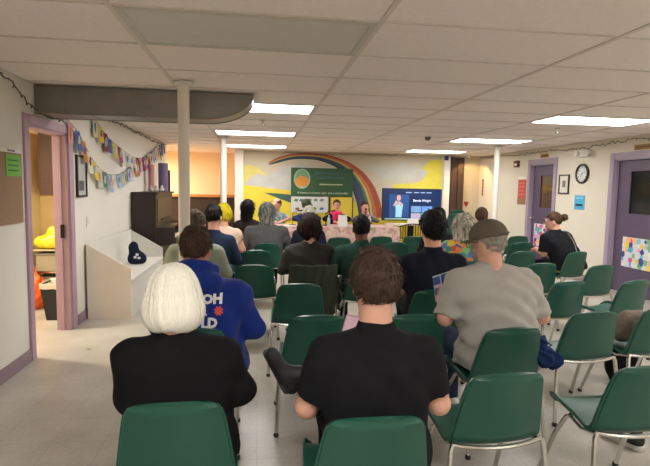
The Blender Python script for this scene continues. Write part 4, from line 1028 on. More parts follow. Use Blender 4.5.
    # shirt
    def shirtf(X, Y, Z):
        d = np.maximum(torso(X, Y, Z, .004), hem-Z)
        for k in (0, 1):
            e, wr, sh = np.array(AR[k]['e']), np.array(AR[k]['w']), SH[k]
            if sleeve == 'long':
                a = smin(capsule(X, Y, Z, sh, e, .062*armr, .051*armr), capsule(X, Y, Z, e, wr, .050*armr, .037), .03)
                dr = unit(wr-e); a = np.maximum(a, (X-wr[0])*dr[0]+(Y-wr[1])*dr[1]+(Z-wr[2])*dr[2]+.005)
            elif sleeve == 'none':
                a = capsule(X, Y, Z, sh+np.array((0,0,.01)), sh, .03, .03)
            else:
                fr = {'short': .78, 'elbow': .95, 'cap': .4}[sleeve]; pe = sh+(e-sh)*fr; dr = unit(e-sh)
                a = capsule(X, Y, Z, sh, pe+dr*.05, .064*armr, .061*armr); a = np.maximum(a, (X-pe[0])*dr[0]+(Y-pe[1])*dr[1]+(Z-pe[2])*dr[2])
            d = smin(d, a, .045)
        if collar: d = smin(d, np.maximum(capsule(X, Y, Z, nbp+np.array((0,-.012,-.06)), nbp+np.array((0,-.006,.05)), neck+.02, neck+.012), Z-nb-.032), .015)
        if hood:
            hd_ = ellip(X, Y, Z, nbp+np.array((0,-.095,-.035)), (.16,.085,.085))
            rg = np.sqrt((np.sqrt((X-nbp[0])**2+((Y-nbp[1]+.01)*1.05)**2)-.098)**2+((Z-nb-.01+.45*(Y-nbp[1]-.02))*.8)**2)-.032
            d = smin(smin(d, hd_, .05), rg, .035)
        return d+folds(X, Y, Z, seed, foldamp)
    pts = np.array([SH[0], SH[1]]+[AR[k]['e'] for k in (0,1)]+([AR[k]['w'] for k in (0,1)] if sleeve == 'long' else []), float)
    bw = float(ak.max())+.03; bd = float(bk.max())+.04
    lo = np.minimum(pts.min(0)-.10, (-bw, -bd-.05-slouch, hem-.03)); hi = np.maximum(pts.max(0)+.10, (bw, bd+abs(lean), nb+.06))
    if hood: lo[1] = min(lo[1], lean-.2); hi[2] = nb+.12
    shirt_o = soft('shirt' if not hood else 'hoodie', shirtf, lo, hi, vx, shirt, root)
    # trousers and shoes
    LG = legs or {}
    LL = [dict(dict(k=(-.115*w**.5, .40, .52), a=(-.115, .40, .10), t=(-.13, .55, .035)), **LG.get('L', {})), dict(dict(k=(.115*w**.5, .40, .52), a=(.115, .40, .10), t=(.13, .55, .035)), **LG.get('R', {}))]
    def trou(X, Y, Z):
        d = ellip(X, Y, Z, (0,-.01,.545), (.178*w,.135*w,.092))
        for k, sd in ((0,-1), (1,1)):
            g = LL[k]; d = smin(d, capsule(X, Y, Z, (sd*.085*w,0,.535), g['k'], .088*w**.6, .064), .03)
            d = smin(d, capsule(X, Y, Z, g['k'], g['a'], .063, .050), .03)
        return d+folds(X, Y, Z, seed+3, .004)
    lp = np.array([g[q] for g in LL for q in 'ka'])
    lo = np.minimum(lp.min(0)-.09, (-.22*w,-.17*w,.44)); hi = np.maximum(lp.max(0)+.09, (.22*w,.17*w,.66)); lo[2] = max(lo[2], 0.03)
    soft('trousers', trou, lo, hi, max(vx, .014), pants, root)
    for g in LL:
        a, t_ = np.array(g['a'], float), np.array(g['t'], float)
        dr = unit(t_-a*np.array((1,1,1))); heel = a-dr*.02+np.array((0,0,-.0))
        ank = np.array(g['k'], float)-a; ank = unit(ank); toe = t_; hl = np.array(g['h'], float) if 'h' in g else a-ank*.055-dr*.05
        if g.get('flat', True): hl[2] = .042; toe[2] = .034
        def shf(X, Y, Z, a=a, hl=hl, toe=toe, fl=g.get('flat', True)):
            d = smin(capsule(X, Y, Z, hl, toe, .040, .036), capsule(X, Y, Z, a, hl*.6+toe*.4, .043, .036), .03)
            return np.maximum(d, .004-Z) if fl else d
        q = np.array([a, hl, toe]); soft('shoe', shf, q.min(0)-.055, q.max(0)+.055, max(.009, vh), shoe, root)
    # hair
    out = dict(root=root, body=body, shirt=shirt_o, HM=HM)
    hgrp = None
    if hair:
        lo, hi = HAIRBOX[hair]
        P, F = surfnet(hair_field(hair, seed, (.0042, .005, .006)[lod]), lo, hi, (.0055, .008, .011)[lod])
        P = P*hs; P4 = np.c_[P, np.ones(len(P))] @ np.array(HM).T
        # keep hair's own object space upright so the strand grain runs down
        Pw = P4[:, :3]-np.array(hc); me = np_mesh('hair', [(Pw, F)])
        nt_ = (900, 320, 140)[lod]
        if hair in ('long', 'shoulder'): nt_ = int(nt_*1.5)
        if hair == 'bob': nt_ = 1
        N_ = np.zeros((len(me.vertices), 3), np.float32); me.vertex_normals.foreach_get('vector', N_.ravel()) if False else None
        N_ = np.array([v.normal[:] for v in me.vertices])
        rg = np.random.RandomState(seed); pick = rg.randint(0, len(Pw), nt_)
        cr = np.array((HM.to_3x3() @ Vector((0, -.035, .12)))[:]) * hs
        TP, TF = tufts(Pw[pick], N_[pick], cr, rg, {'short': .026, 'shortthick': .040, 'balding': .02, 'bob': .085, 'long': .10, 'shoulder': .075, 'crop': .05, 'bun': .03}[hair], (.0026, .0042, .0055)[lod]*(.7 if hair == 'bob' else 1), .05 if hair == 'bob' else .17, float(Pw[:, 2].min())-.004)
        me2 = np_mesh('hair', [(Pw, F), (TP, TF)]); bpy.data.meshes.remove(me); me = me2
        out['hair'] = obj('hair', me, hairm, root, tuple(hc))
    # face
    if EYE is None:
        EYE = (MB().lathe([(0.002,-.0115),(.008,-.0085),(.0115,0),(.008,.0085),(.002,.0115)], 10).mesh('eye', True), MB().lathe([(0.002,-.006),(.005,-.003),(.006,0),(.005,.003),(.002,.006)], 8).mesh('iris', True),
               MB().tube([(-.016,0,-.003),(-.006,.003,.003),(.006,.003,.003),(.016,0,-.001)], .0035, 5).mesh('eyebrow', True), MB().tube([(-.022,-.005,0),(-.01,.001,.001),(0,.003,-.001),(.01,.001,.001),(.022,-.005,0)], [.002,.0045,.005,.0045,.002], 6).mesh('mouth', True))
    def put(name, me, m, p, par=root):
        o = obj(name, me, m, par); o.matrix_local = HM @ Matrix.Translation(Vector(p)); return o
    for sd in (-1, 1):
        ey = put('eye', EYE[0], M_eye, (sd*.032, .081, .008)); ir = obj('iris', EYE[1], M_iris, ey, (0, .0075, 0))
        put('eyebrow', EYE[2], hairm if hairm else M_brow, (sd*.032, .089, .030))
    put('mouth', EYE[3], M_lip, (0, .0945, -.066))
    return out
def tufts(V, N, crown, rg, L, r, wild, zmin):
    n = len(V); g = V-crown; g /= np.linalg.norm(g, axis=1, keepdims=True)+1e-6
    g = g+np.array((0, 0, -.75))+rg.normal(0, wild, (n, 3))
    t = g-N*(g*N).sum(1, keepdims=True); t /= np.linalg.norm(t, axis=1, keepdims=True)+1e-6
    s = np.cross(N, t); l = L*rg.uniform(.6, 1.2, (n, 1)); lift = rg.uniform(.3, 1.0, (n, 1))
    l = np.minimum(l, np.where(t[:, 2:] < -.05, np.maximum(V[:, 2:]-zmin, .004)/np.maximum(-t[:, 2:], .05), l))
    rings = [(V-N*.004, 1.0), (V+t*l*.5+N*(.0015+wild*.008)*lift+s*rg.normal(0, .004, (n, 1)), .9), (V+t*l-N*.0005+s*rg.normal(0, .006, (n, 1)), .12)]
    P = np.zeros((n, 9, 3))
    for a, (c, q) in enumerate(rings):
        for k in range(3):
            th = 2*PI*k/3; P[:, a*3+k] = c+(s*math.cos(th)*1.5+N*math.sin(th)*.8)*r*q
    F = np.array([(a*3+k, a*3+(k+1) % 3, (a+1)*3+(k+1) % 3, (a+1)*3+k) for a in (0, 1) for k in range(3)])
    return P.reshape(-1, 3), (F[None]+9*np.arange(n)[:, None, None]).reshape(-1, 4)
def local(p, x, y, z): return p['HM'] @ Vector((x, y, z))
def cap_hat(p, m, name='cap', brim_ang=0.0, back=True):
    root = p['root']; HM = p['HM'] @ Matrix.Rotation(brim_ang, 4, 'Z')
    def crown(X, Y, Z):
        d = ellip(X, Y, Z, (0,-.012,.035), (.093,.112,.098))
        d = np.maximum(d, .022-.05*0-Z+.10*np.clip(Y-.02, -.2, .2)*0)
        return d+.0012*np.cos(6*np.arctan2(X, Y+.012))*1.0
    P, F = surfnet(crown, (-.12,-.15,-.0), (.12,.13,.16), .007)
    P4 = np.c_[P, np.ones(len(P))] @ np.array(HM).T
    c = obj(name, np_mesh(name, [(P4[:, :3], F)]), m, root)
    vs = []; n = 17
    for th, dz in ((0, 0), (1, 0)):
        for r_, dy in ((0, 0), (1, 0)):
            for k in range(n):
                a = -1.15+2.3*k/(n-1); x = math.sin(a); y = math.cos(a)
                b = (.088*x, -.012+.104*y, .030); o = (.088*x*1.02, -.012+.104*y+.078*math.cos(a*1.2), .026-.016*(x*x)*1.2)
                q = b if r_ == 0 else o; vs.append(HM @ Vector((q[0], q[1], q[2]+(.005 if th else 0)-(.012*0))))
    fs = [(k, k+1, n+k+1, n+k) for k in range(n-1)]+[(2*n+k, 3*n+k, 3*n+k+1, 2*n+k+1) for k in range(n-1)]+[(n+k, n+k+1, 3*n+k+1, 3*n+k) for k in range(n-1)]
    MB().add(vs, fs).build('brim', m, c, True)
    bt = HM @ Vector((0, -.012, .133)); MB().lathe([(.009,-.004),(.010,.0),(.005,.006)], 10).build('button', m, c, True, loc=bt)
    if back:
        pts = [HM @ Vector((.097*math.sin(a), -.012-.115*math.cos(a), .038)) for a in np.linspace(-.5, .5, 7)]
        MB().tube(pts, .007, 6).build('strap', m, c, True)
    return c
def glasses(p, m=None):
    root = p['root']; m = m or M_black; HM = p['HM']; g = None
    for sd in (-1, 1):
        pts = [HM @ Vector((sd*.034+.024*math.cos(a), .105-.006*abs(math.cos(a)), .006+.019*math.sin(a))) for a in np.linspace(0, 2*PI, 17)]
        o = MB().tube(pts, .0022, 5).build('glasses_rim' if g else 'glasses', m, root, True); g = g or o
        MB().tube([HM @ Vector((sd*.058, .10, .010)), HM @ Vector((sd*.079, .05, .012)), HM @ Vector((sd*.082, -.01, .008))], .0022, 5).build('glasses_arm', m, root, True)
def at(k, dy=-0.05, dx=0.0):
    x, y, r = K[k]; return (x-math.sin(r)*dy+math.cos(r)*dx, y+math.cos(r)*dy+math.sin(r)*dx, 0)

# ------------------------------------------------------------------ the audience
S1 = skinm('skin_light', (214, 160, 138)); S2 = skinm('skin_tan', (178, 124, 98)); S3 = skinm('skin_brown', (120, 80, 60)); S4 = skinm('skin_pink', (202, 154, 134))
J_blue = cloth('denim', (44, 54, 78)); J_black = cloth('black_trousers', (22, 22, 25)); J_grey = cloth('grey_trousers', (70, 70, 74))
SHO = mat('black_shoe', (20, 20, 22), 0.6); SHW = mat('white_shoe', (190, 188, 182), 0.6)
HB = hairmat('hair_black', (15, 12, 12)); HD = hairmat('hair_dark_brown', (66, 49, 38)); HBR = hairmat('hair_brown', (78, 56, 40)); HG = hairmat('hair_grey', (150, 144, 134)); HW = mat('hair_white', (246, 238, 222), 0.5, var=0.22, vscale=16.0, bump=0.7, bscale=20.0, stretch=(9, 9, 0.9), spec=0.4)
HR = hairmat('hair_dark_red', (34, 14, 15)); HY = hairmat('hair_yellow', (208, 190, 30), var=0.25); HGB = hairmat('hair_grey_brown', (88, 74, 62)); HT = twotone('hair_teal_blond', (52, 86, 94), (150, 142, 122))

# white haired woman
pw = person('white bob haired woman in a black long sleeved top with folded arms, front left', at('woman', -0.03, 0.02), D(2), s=.90, w=1.16, sw=1.14, lean=.05, leanx=-.04, head=(0,D(-6),0), hf=.015, neck=.05, fem=True, lod=0, seed=11,
   arms=dict(L=dict(e=(-.225,.03,.70), w=(.04,.23,.76), d=(1,.1,.05), n=(0,-1,0), curl=.3), R=dict(e=(.225,.04,.70), w=(-.04,.25,.72), d=(-1,.1,.05), n=(0,-1,0), curl=.3)),
   sleeve='long', shirt=cloth('black_knit', (19, 18, 20)), pants=J_black, shoe=SHO, skin=S1, hair='bob', hairm=HW, armr=1.12, hem=.47, foldamp=.008)
# man in black polo
pp = person('dark haired man in a black polo shirt holding a phone, foreground centre', at('polo', -0.02, 0.05), D(-1), s=1.0, w=1.16, sw=1.22, lean=.04, leanx=0.0, head=(D(6),D(-10),0), hf=.03, neck=.058, lod=0, seed=21,
   arms=dict(L=dict(e=(-.265,.05,.69), w=(-.09,.23,.80), d=(.45,.55,.6), n=(.6,-.5,.5), curl=.55), R=dict(e=(.265,.02,.70), w=(.245,.20,.645), d=(-.15,.9,-.3), n=(-.4,0,-1), curl=.4)),
   legs=dict(R=dict(k=(.13,.42,.60), a=(-.235,.46,.665), t=(-.40,.47,.76), h=(-.305,.47,.605), flat=False)),
   sleeve='short', shirt=cloth('black_polo', (21, 21, 24)), pants=J_black, shoe=SHO, skin=S4, hair='shortthick', hairm=HD, collar=True, armr=1.1, hem=.47, foldamp=.008)
soft('sole', lambda X, Y, Z: capsule(X, Y, Z, (-.328,.462,.590), (-.424,.47,.768), .022, .020)+.012*0, (-.50,.40,.52), (-.28,.54,.83), .008, mat('dark_sole', (52, 50, 50), .5), pp['root'])
def phone(loc, rot, label, scr):
    t = thing('phone', label, 'phone', loc); t.rotation_euler = rot
    MB().box(-.037,.037,-.004,.004,-.075,.075).build('case', mat('phone_case', (196, 168, 178), 0.4), t, bevel=.003)
    MB().box(-.033,.033,-.0052,-.004,-.07,.07).build('screen', mat('phone_screen', (200, 170, 180), 0.2, emit=(200, 160, 175), estr=.35), t)
    MB().box(-.006,.022,-.0062,-.005,-.035,.005).build('screen_icon', mat('phone_dark', (50, 40, 56), 0.3), t)
phone((.415, 2.17, .915), (D(12), D(10), D(8)), 'pink phone held up beside the black polo man\'s neck', 0)
# man in blue hoodie
ph = person('broad man in a bright blue hoodie with white lettering on the back', at('hood', -0.02, 0.06), D(-2), s=1.03, w=1.34, sw=1.42, hz=.84, lean=.05, leanx=-.06, head=(D(-4),D(-14),0), hf=.045, neck=.062, lod=0, seed=31, sleeve='long', shirt=cloth('blue_fleece', (24, 44, 118), sheen=.1), pants=J_blue, shoe=SHO, skin=S2, hair='short', hairm=HD, hood=True, armr=1.15, hem=.46, foldamp=.008,
   arms=dict(L=dict(e=(-.28,.05,.69)), R=dict(e=(.28,.05,.69))))
bv = BVHTree.FromPolygons([v.co.copy() for v in ph['shirt'].data.vertices], [tuple(p.vertices) for p in ph['shirt'].data.polygons])
def press(me, x, z, m, name, rot=0.0):
    for v in me.vertices:
        px_, pz_ = x+v.co.x*math.cos(rot)-v.co.y*math.sin(rot), z+v.co.x*math.sin(rot)+v.co.y*math.cos(rot)
        h_ = bv.ray_cast(Vector((px_, -1.5, pz_)), Vector((0, 1, 0)))
        yy = h_[0].y if h_[0] is not None else -.2
        v.co = Vector((px_, yy-.003-(v.co.z > 0)*.001, pz_))
    return obj(name, me, m, ph['shirt'])
M_wt = mat('white_print', (216, 216, 220), 0.8, var=.05); M_rt = mat('red_print', (196, 76, 70), 0.8)
def flower(r): 
    b = MB(); n = 24
    vs = [(0,0,0)]+[(r*(1 if k % 3 else .62)*math.cos(2*PI*k/n), r*(1 if k % 3 else .62)*math.sin(2*PI*k/n), .0) for k in range(n)]
    return b.add(vs, [(0, 1+k, 1+(k+1) % n) for k in range(n)]).mesh('printed_flower')
for txt, x, z in (('OH', .045, .905), ('R', -.01, .845), ('LD', .032, .775), ('R', -.015, .71), ('ITS', .015, .652)):
    press(text_mesh(txt, .072, 'CENTER', .0003, .004), x, z, M_wt, 'printed_letters')
press(flower(.027), .082, .842, M_rt, 'printed_flower'); press(flower(.026), .082, .707, M_rt, 'printed_flower')
# man in grey T-shirt
pg = person('large man in a grey T-shirt and dark cap holding a printed sheet', at('grey', 0.02, 0.06), D(2), s=1.15, w=1.46, sw=1.5, hz=.64, lean=.10, leanx=-.02, head=(D(30),D(-14),0), hf=.05, neck=.064, lod=0, seed=41,
   arms=dict(L=dict(e=(-.335,.06,.75), w=(-.26,.30,.82), d=(-.05,.8,.5), n=(.8,-.1,.3), curl=.5), R=dict(e=(.335,.06,.74), w=(.24,.30,.69), d=(-.4,.85,-.1), n=(-.2,0,-1), curl=.35)),
   sleeve='elbow', shirt=cloth('grey_jersey', (160, 157, 151), var=.1), pants=J_blue, shoe=SHW, skin=S4, hair='balding', hairm=HG, armr=1.2, hem=.47, foldamp=.014)
cap_hat(pg, cloth('dark_cap', (98, 90, 78))); glasses(pg)
# beard
def beard(X, Y, Z): 
    d = ellip(X, Y, Z, (0,.032,-.058), (.064,.066,.076))
    return np.maximum(np.maximum(d, Z+.03), .0-Y)+strands(X, Y, Z, 3, .003)
P, F = surfnet(beard, (-.09,-.02,-.15), (.09,.12,.0), .007); P4 = np.c_[P, np.ones(len(P))] @ np.array(pg['HM']).T
obj('beard', np_mesh('beard', [(P4[:, :3], F)]), HG, pg['root'])
sh_ = thing('printed_sheet', 'white leaflet with blue pictures held by the grey T-shirt man', 'leaflet', (1.262, 3.22, .90)); sh_.rotation_euler = (D(14), D(-16), D(6))
MB().box(-.075,.075,-.001,.001,-.10,.10).build('page', mat('leaflet', (205, 210, 222), 0.6, var=.04), sh_)
for x, z, a, b, c in ((-.05,.06,.025,.03,(70,96,160)),(.02,.055,.035,.04,(54,84,150)),(-.05,-.02,.025,.025,(96,116,170)),(.03,-.04,.04,.03,(60,80,140))): MB().box(x-a, x+a, -.0022, -.001, z-b, z+b).build('picture', mat('leaf_%d' % c[0], c, 0.6, var=.3, vscale=40), sh_)
# navy polo man
person('black haired man in a dark navy polo, seen past the grey T-shirt man', at('bpolo', -0.02, 0.05), 0, hs=1.1, s=1.08, w=1.25, sw=1.35, hz=.92, lean=.04, head=(D(4),D(-4),0), hf=.03, neck=.06, lod=1, seed=51, sleeve='short', shirt=cloth('navy_polo', (26, 29, 40)), pants=J_black, shoe=SHO, skin=S1, hair='shortthick', hairm=HB, collar=True, armr=1.25)
person('man in a dark green fleece with cropped black hair', at('fleece', -0.02, -0.02), 0, s=.97, w=1.15, sw=1.28, hz=.88, lean=.05, head=(D(-6),D(-4),0), hf=.03, lod=1, seed=61, sleeve='long', shirt=cloth('green_fleece', (38, 66, 58)), pants=J_black, shoe=SHO, skin=S3, hair='short', hairm=HB, armr=1.15, collar=True, foldamp=.008)
person('woman with dark red bob in a charcoal jumper', at('dred', 0.0, -0.02), 0, s=.97, w=1.08, sw=1.16, hs=1.10, hz=.82, lean=.05, head=(0,D(-4),0), fem=True, lod=1, seed=71, sleeve='long', shirt=cloth('charcoal_knit', (54, 54, 52)), pants=J_blue, shoe=SHO, skin=S1, hair='crop', hairm=HR, armr=1.1)
person('woman with teal streaked hair in a grey cardigan', at('card', 0.0, 0.0), 0, s=1.02, w=1.35, sw=1.42, hz=.88, lean=.06, head=(0,D(-4),0), fem=True, lod=1, seed=81, sleeve='long', shirt=cloth('grey_cardigan', (82, 82, 84), var=.3, bump=.6), pants=J_black, shoe=SHO, skin=S1, hair='shoulder', hairm=HT, armr=1.25, foldamp=.008)
person('woman with long black hair near the speakers\' table', at('long', 0.0, 0.02), D(-12), s=1.02, w=1.0, lean=.04, head=(D(-14),0,0), fem=True, lod=2, seed=91, sleeve='long', shirt=cloth('brown_black_top', (40, 32, 30)), pants=J_black, shoe=SHO, skin=S2, hair='long', hairm=HB)
person('yellow haired person in a pink and yellow short sleeved top', at('yellow', 0.0, 0.0), 0, s=1.0, w=1.1, sw=1.05, lean=.05, head=(0,0,0), fem=True, lod=1, seed=101, sleeve='cap', shirt=patch_mat('pink_yellow_top', [(206,172,150),(202,180,110),(208,176,160),(198,168,140)], 9), pants=J_grey, shoe=SHW, skin=S1, hs=.93, hair='crop', hairm=HY, armr=1.15)
person('dark haired man in a navy jacket between the column and the yellow haired person', at('navy', 0.0, 0.01), D(-4), s=1.02, w=1.05, sw=1.1, lean=.05, head=(D(-16),D(-4),0), lod=1, seed=111, sleeve='long', shirt=cloth('navy_jacket', (30, 40, 62)), pants=J_blue, shoe=SHO, skin=S1, hair='short', hairm=HB, armr=1.2, collar=True)
person('grey brown haired man in a pale jacket behind the column', at('ghair', 0.0, -0.02), 0, s=1.0, w=1.15, sw=1.2, lean=.04, head=(D(-8),0,0), lod=1, seed=121, sleeve='long', shirt=cloth('pale_jacket', (136, 142, 126)), pants=J_grey, shoe=SHO, skin=S1, hair='short', hairm=HGB, armr=1.25)
person('person with short white hair in dark clothes before the speakers\' table', at('gshort', 0.0, -0.02), 0, s=.96, w=1.0, lean=.04, head=(0,D(-8),0), lod=2, seed=131, sleeve='long', shirt=cloth('dark_blue_top', (34, 38, 50)), pants=J_black, shoe=SHO, skin=S1, hair='short', hairm=hairmat('hair_pale', (196, 192, 178), var=.2))
person('grey blond haired person in a rainbow tie-dye shirt', at('tie', 0.0, 0.0), D(-4), s=.98, hz=.74, hs=1.12, w=1.25, sw=1.25, lean=.05, head=(D(-16),D(-6),0), fem=True, lod=1, seed=141, sleeve='short', shirt=patch_mat('tie_dye', [(40,120,110),(60,150,80),(190,170,60),(200,110,50),(170,60,60),(60,90,150),(90,160,90),(210,140,60)], 15), pants=J_blue, shoe=SHO, skin=S1, hair='shoulder', hairm=twotone('hair_silver', (112, 106, 94), (196, 188, 170)), armr=1.15)
person('dark haired person partly hidden behind the navy polo man', at('d16', 0.0, -0.02), 0, s=1.0, w=1.0, lean=.04, head=(0,0,0), lod=2, seed=151, sleeve='long', shirt=cloth('black_jacket', (26, 26, 30)), pants=J_black, shoe=SHO, skin=S1, hair='shortthick', hairm=HB)
person('brown haired person right of the tie-dye shirt, before the warm corner', at('d17', 0.0, 0.02), D(-6), s=.98, w=1.0, lean=.04, head=(D(-20),0,0), lod=2, seed=161, sleeve='long', shirt=cloth('dark_olive_top', (40, 44, 36)), pants=J_black, shoe=SHO, skin=S2, hair='short', hairm=HBR)
pb = person('woman with a hair bun in black, turned left beside the purple door', at('bun', 0.05, 0.16), D(30), s=1.03, w=1.62, sw=1.6, hz=.68, lean=.16, leanx=-.07, head=(D(32),D(-4),0), fem=True, lod=1, seed=171, sleeve='elbow', shirt=cloth('black_tee', (22, 23, 28)), pants=J_black, shoe=SHO, skin=S1, hair='bun', hairm=HBR, armr=1.2,
   arms=dict(L=dict(e=(-.34,.16,.72), w=(-.14,.38,.74)), R=dict(e=(.34,.08,.72))))
glasses(pb)
bvb = BVHTree.FromPolygons([v.co.copy() for v in pb['shirt'].data.vertices], [tuple(p.vertices) for p in pb['shirt'].data.polygons])
stp = []
for k in range(11):
    u_ = k/10; h_ = bvb.ray_cast(Vector((.12-.26*u_, -1.5, .98-.40*u_)), Vector((0, 1, 0)))
    if h_[0] is not None: stp.append(h_[0]+Vector((0, -.004, 0)))
MB().tube(stp, .006, 6).build('bag_strap', cloth('grey_strap', (130, 124, 112)), pb['root'], True)
# ------------------------------------------------------------------ the speakers behind the table
PZ = 11.02
SEATM = cloth('seat_dark', (40, 46, 44))
def spk_chair(x, label): chair(x, PZ+.26, PI, label, 'green chairs behind the speakers\' table')
for x, lab in ((.40, 'bald speaker'), (1.055, 'capped speaker'), (1.725, 'speaker with the pink scarf'), (2.365, 'speaker holding a microphone')):
    spk_chair(x, 'green chair under the '+lab)
tbl = dict(L=dict(e=(-.27,.14,.86), w=(-.10,.43,.82), d=(.5,.85,0), n=(0,0,-1), curl=.3), R=dict(e=(.27,.14,.86), w=(.10,.43,.82), d=(-.5,.85,0), n=(0,0,-1), curl=.3))
person('bald bearded speaker in a pale blue patterned shirt at the table', (.40, PZ, 0), PI, s=.98, w=1.05, sw=1.05, lean=.04, head=(D(-38),0,0), lod=2, seed=201, sleeve='short', shirt=patch_mat('blue_check', [(150,176,184),(120,152,168),(176,190,190),(96,136,150)], 22), pants=J_blue, shoe=SHO, skin=S4, hair='balding', hairm=HBR, arms=tbl)
pc = person('speaker in an olive cap and dark blue jacket at the table', (1.055, PZ, 0), PI, s=.96, w=1.05, sw=1.08, lean=.06, head=(D(40),D(-8),0), lod=2, seed=211, sleeve='long', shirt=cloth('dark_blue_jacket', (32, 46, 84)), pants=J_black, shoe=SHO, skin=S3, hair='short', hairm=HD, arms=tbl)
cap_hat(pc, cloth('olive_cap', (62, 68, 52)))
pk = person('woman speaker in a black jacket and bright pink scarf', (1.725, PZ, 0), PI, s=.98, w=1.0, lean=.05, head=(D(-6),0,0), fem=True, lod=2, seed=221, sleeve='long', shirt=cloth('black_blazer', (24, 24, 30)), pants=J_black, shoe=SHO, skin=S1, hair='bun', hairm=HBR, arms=tbl)
glasses(pk)
def scarf(X, Y, Z):
    r = np.sqrt((np.sqrt(X**2+((Y-.06))**2)-.085)**2+(Z-.985)**2*.6)-.040
    a = capsule(X, Y, Z, (-.05,.15,.97), (-.06,.19,.70), .045, .05); b = capsule(X, Y, Z, (.05,.15,.97), (.06,.19,.68), .045, .05)
    return smin(smin(r, a, .03), b, .03)+folds(X, Y, Z, 5, .006)
soft('scarf', scarf, (-.2,-.1,.64), (.2,.28,1.15), .014, cloth('pink_scarf', (226, 60, 110)), pk['root'])
pm = person('woman speaker in grey holding a microphone to her mouth', (2.365, PZ, 0), PI, s=.94, w=1.0, lean=.05, head=(D(4),0,0), fem=True, lod=2, seed=231, sleeve='long', shirt=cloth('grey_top', (132, 124, 118)), pants=J_black, shoe=SHO, skin=S1, hair='short', hairm=HD,
   arms=dict(L=dict(e=(-.26,.20,.84), w=(-.05,.21,.98), d=(.15,-.1,1), n=(.8,-.4,0), curl=.9), R=dict(e=(.27,.18,.84), w=(.12,.34,.82), d=(-.5,.85,0), n=(0,0,-1), curl=.3)))
hm = thing('handheld_microphone', 'black microphone in the hand of the speaker in grey', 'microphone', (2.365, PZ-.205, .965)); 
MB().tube([(0,0,0),(0,.01,.10)], [.011,.015], 10).build('handle', M_black, hm, True); MB().tube([(0,.01,.10),(0,.012,.115),(0,.014,.14),(0,.015,.15)], [.018,.024,.022,.008], 12).build('grille', M_blackmetal, hm, True)

# ------------------------------------------------------------------ clothes and bags lying about
x, y, r = K['grey']
soft('jacket', lambda X, Y, Z: smin(capsule(X, Y, Z, (0,0,.66), (.03,.01,.56), .045, .06), capsule(X, Y, Z, (.02,.02,.58), (.11,.0,.52), .055, .045), .05)+folds(X, Y, Z, 8, .012, 1.3)+.016*np.abs(np.sin(38*X+14*Z+4*np.sin(20*Z)))-.008, (-.14,-.13,.34), (.25,.15,.76), .01, cloth('navy_jacket_hung', (28, 44, 84)), None, (x+.235, y-.14, 0))
tag(bpy.data.objects['jacket'], 'dark blue jacket hanging on the right side of the grey T-shirt man\'s chair', 'jacket')
x, y, r = K['dred']
def drape(X, Y, Z):
    v = np.clip((Z-.30)/.5, 0, 1)
    cy = -.315+.10*(1-v)*.55; cy = cy+.02*(1-v)
    d = np.maximum(np.abs(Y-cy+.05*(X/.2)**2*-1)-.014, np.abs(X)-(.235+.05*(1-v)))
    d = np.maximum(d, Z-.80); d = np.maximum(d, .28+.03*np.sin(X*30)-Z)
    return d+.014*np.sin(X*70+3*np.sin(Z*6))*(1-.55*v)*.6
soft('draped_jacket', drape, (-.32,-.40,.22), (.32,-.10,.83), .012, cloth('olive_shell', (60, 66, 56)), None, (x, y, 0))
tag(bpy.data.objects['draped_jacket'], 'olive jacket draped over the dark red haired woman\'s chair back', 'jacket')
soft('coat', lambda X, Y, Z: smin(ellip(X, Y, Z, (0,0,.56), (.12,.11,.10)), ellip(X, Y, Z, (.03,-.05,.60), (.10,.07,.12)), .05)+folds(X, Y, Z, 12, .016), (-.2,-.2,.42), (.2,.2,.85), .012, mat('fur_coat', (112, 102, 90), 0.95, var=.4, vscale=30, bump=.8, bscale=80), None, (2.68, 3.28, 0))
tag(bpy.data.objects['coat'], 'grey brown furry coat bundled on the chair seat at the right edge', 'coat')
tb_ = thing('tote_bag', 'black cloth bag on the floor beneath the coat chair', 'bag', (2.98, 3.62, 0))
soft('bag_body', lambda X, Y, Z: np.maximum(ellip(X, Y, Z, (0,0,.2), (.15,.10,.25))+folds(X, Y, Z, 14, .012), .002-Z), (-.2,-.16,-.01), (.2,.16,.5), .012, cloth('black_bag', (16, 16, 18)), tb_)
MB().tube([(-.08,0,.42),(-.06,0,.5),(.0,.01,.53),(.06,0,.5),(.08,0,.42)], .009, 6).build('handle', cloth('black_bag', (16, 16, 18)), tb_, True)
sn = thing('sneaker', 'black and white sneaker on the floor under the right front chair', 'shoe', (2.27, 2.72, 0), D(20))
soft('upper', lambda X, Y, Z: np.maximum(smin(capsule(X, Y, Z, (0,-.09,.05), (0,.10,.04), .042, .036), ellip(X, Y, Z, (0,-.07,.085), (.04,.055,.05)), .03), .025-Z), (-.07,-.16,0), (.07,.16,.15), .007, mat('sneaker_black', (26, 26, 28), .6), sn)
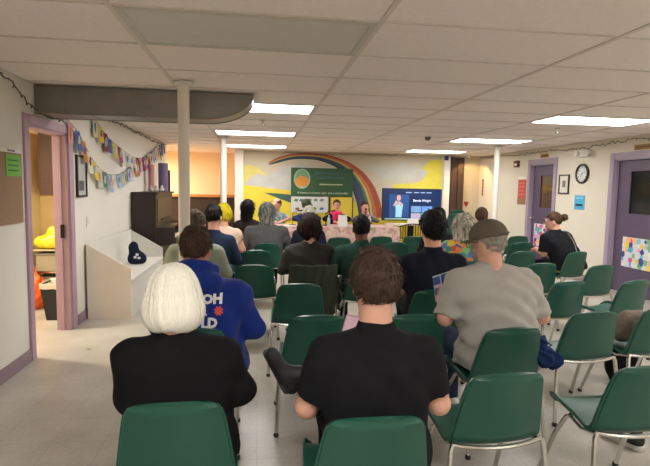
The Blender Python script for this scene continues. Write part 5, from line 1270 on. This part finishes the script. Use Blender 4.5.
soft('sole', lambda X, Y, Z: np.maximum(np.maximum(capsule(X, Y, Z*0, (0,-.09,0), (0,.10,0), .047, .042), Z-.034), .001-Z), (-.07,-.16,-.01), (.07,.16,.05), .007, SHW, sn)
# navy cap-bag on the bench
hb = thing('soft_hat', 'navy soft hat with a white emblem standing on the white bench', 'hat', (-1.68, 7.15, .452))
soft('crown', lambda X, Y, Z: np.maximum(smin(ellip(X, Y, Z, (-.035,0,.22), (.065,.06,.085)), ellip(X, Y, Z, (.01,.0,.07), (.125,.10,.11)), .06)+folds(X, Y, Z, 18, .008), .002-Z), (-.17,-.15,-.01), (.17,.15,.36), .011, cloth('navy_cotton', (26, 32, 52)), hb)
for x_, z_ in ((.01,.10),(.035,.135),(.06,.09)): MB().box(x_-.016, x_+.016, -.112, -.09, z_-.012, z_+.016).build('emblem', M_wt, hb)
# side room soft things
t = thing('yellow_bag', 'bright yellow plastic bag on the shelf inside the side room', 'bag', (-2.62, 6.72, .722))
soft('bag_body', lambda X, Y, Z: np.maximum(smin(ellip(X, Y, Z, (0,0,.07), (.19,.13,.09)), ellip(X, Y, Z, (.06,0,.17), (.10,.08,.10)), .04)+folds(X, Y, Z, 22, .022), .002-Z), (-.24,-.18,-.01), (.24,.18,.34), .013, mat('yellow_plastic', (226, 206, 40), .35, var=.15), t)
MB().tube([(.03,0,.25),(.06,0,.31),(.09,0,.25)], .008, 5).build('knot', mat('yellow_plastic', (226, 206, 40)), t, True)
t = thing('orange_bag', 'orange shopping bag on the floor behind the black bin', 'bag', (-2.78, 6.45, 0))
soft('bag_body', lambda X, Y, Z: np.maximum(ellip(X, Y, Z, (0,0,.2), (.2,.15,.26))+folds(X, Y, Z, 24, .02), .002-Z), (-.26,-.2,-.01), (.26,.2,.5), .013, mat('orange_cloth', (222, 96, 36), .6, var=.15), t)
MB().tube([(-.09,0,.42),(-.07,0,.52),(.07,0,.52),(.09,0,.42)], .009, 5).build('handle', mat('orange_cloth', (222, 96, 36)), t, True)
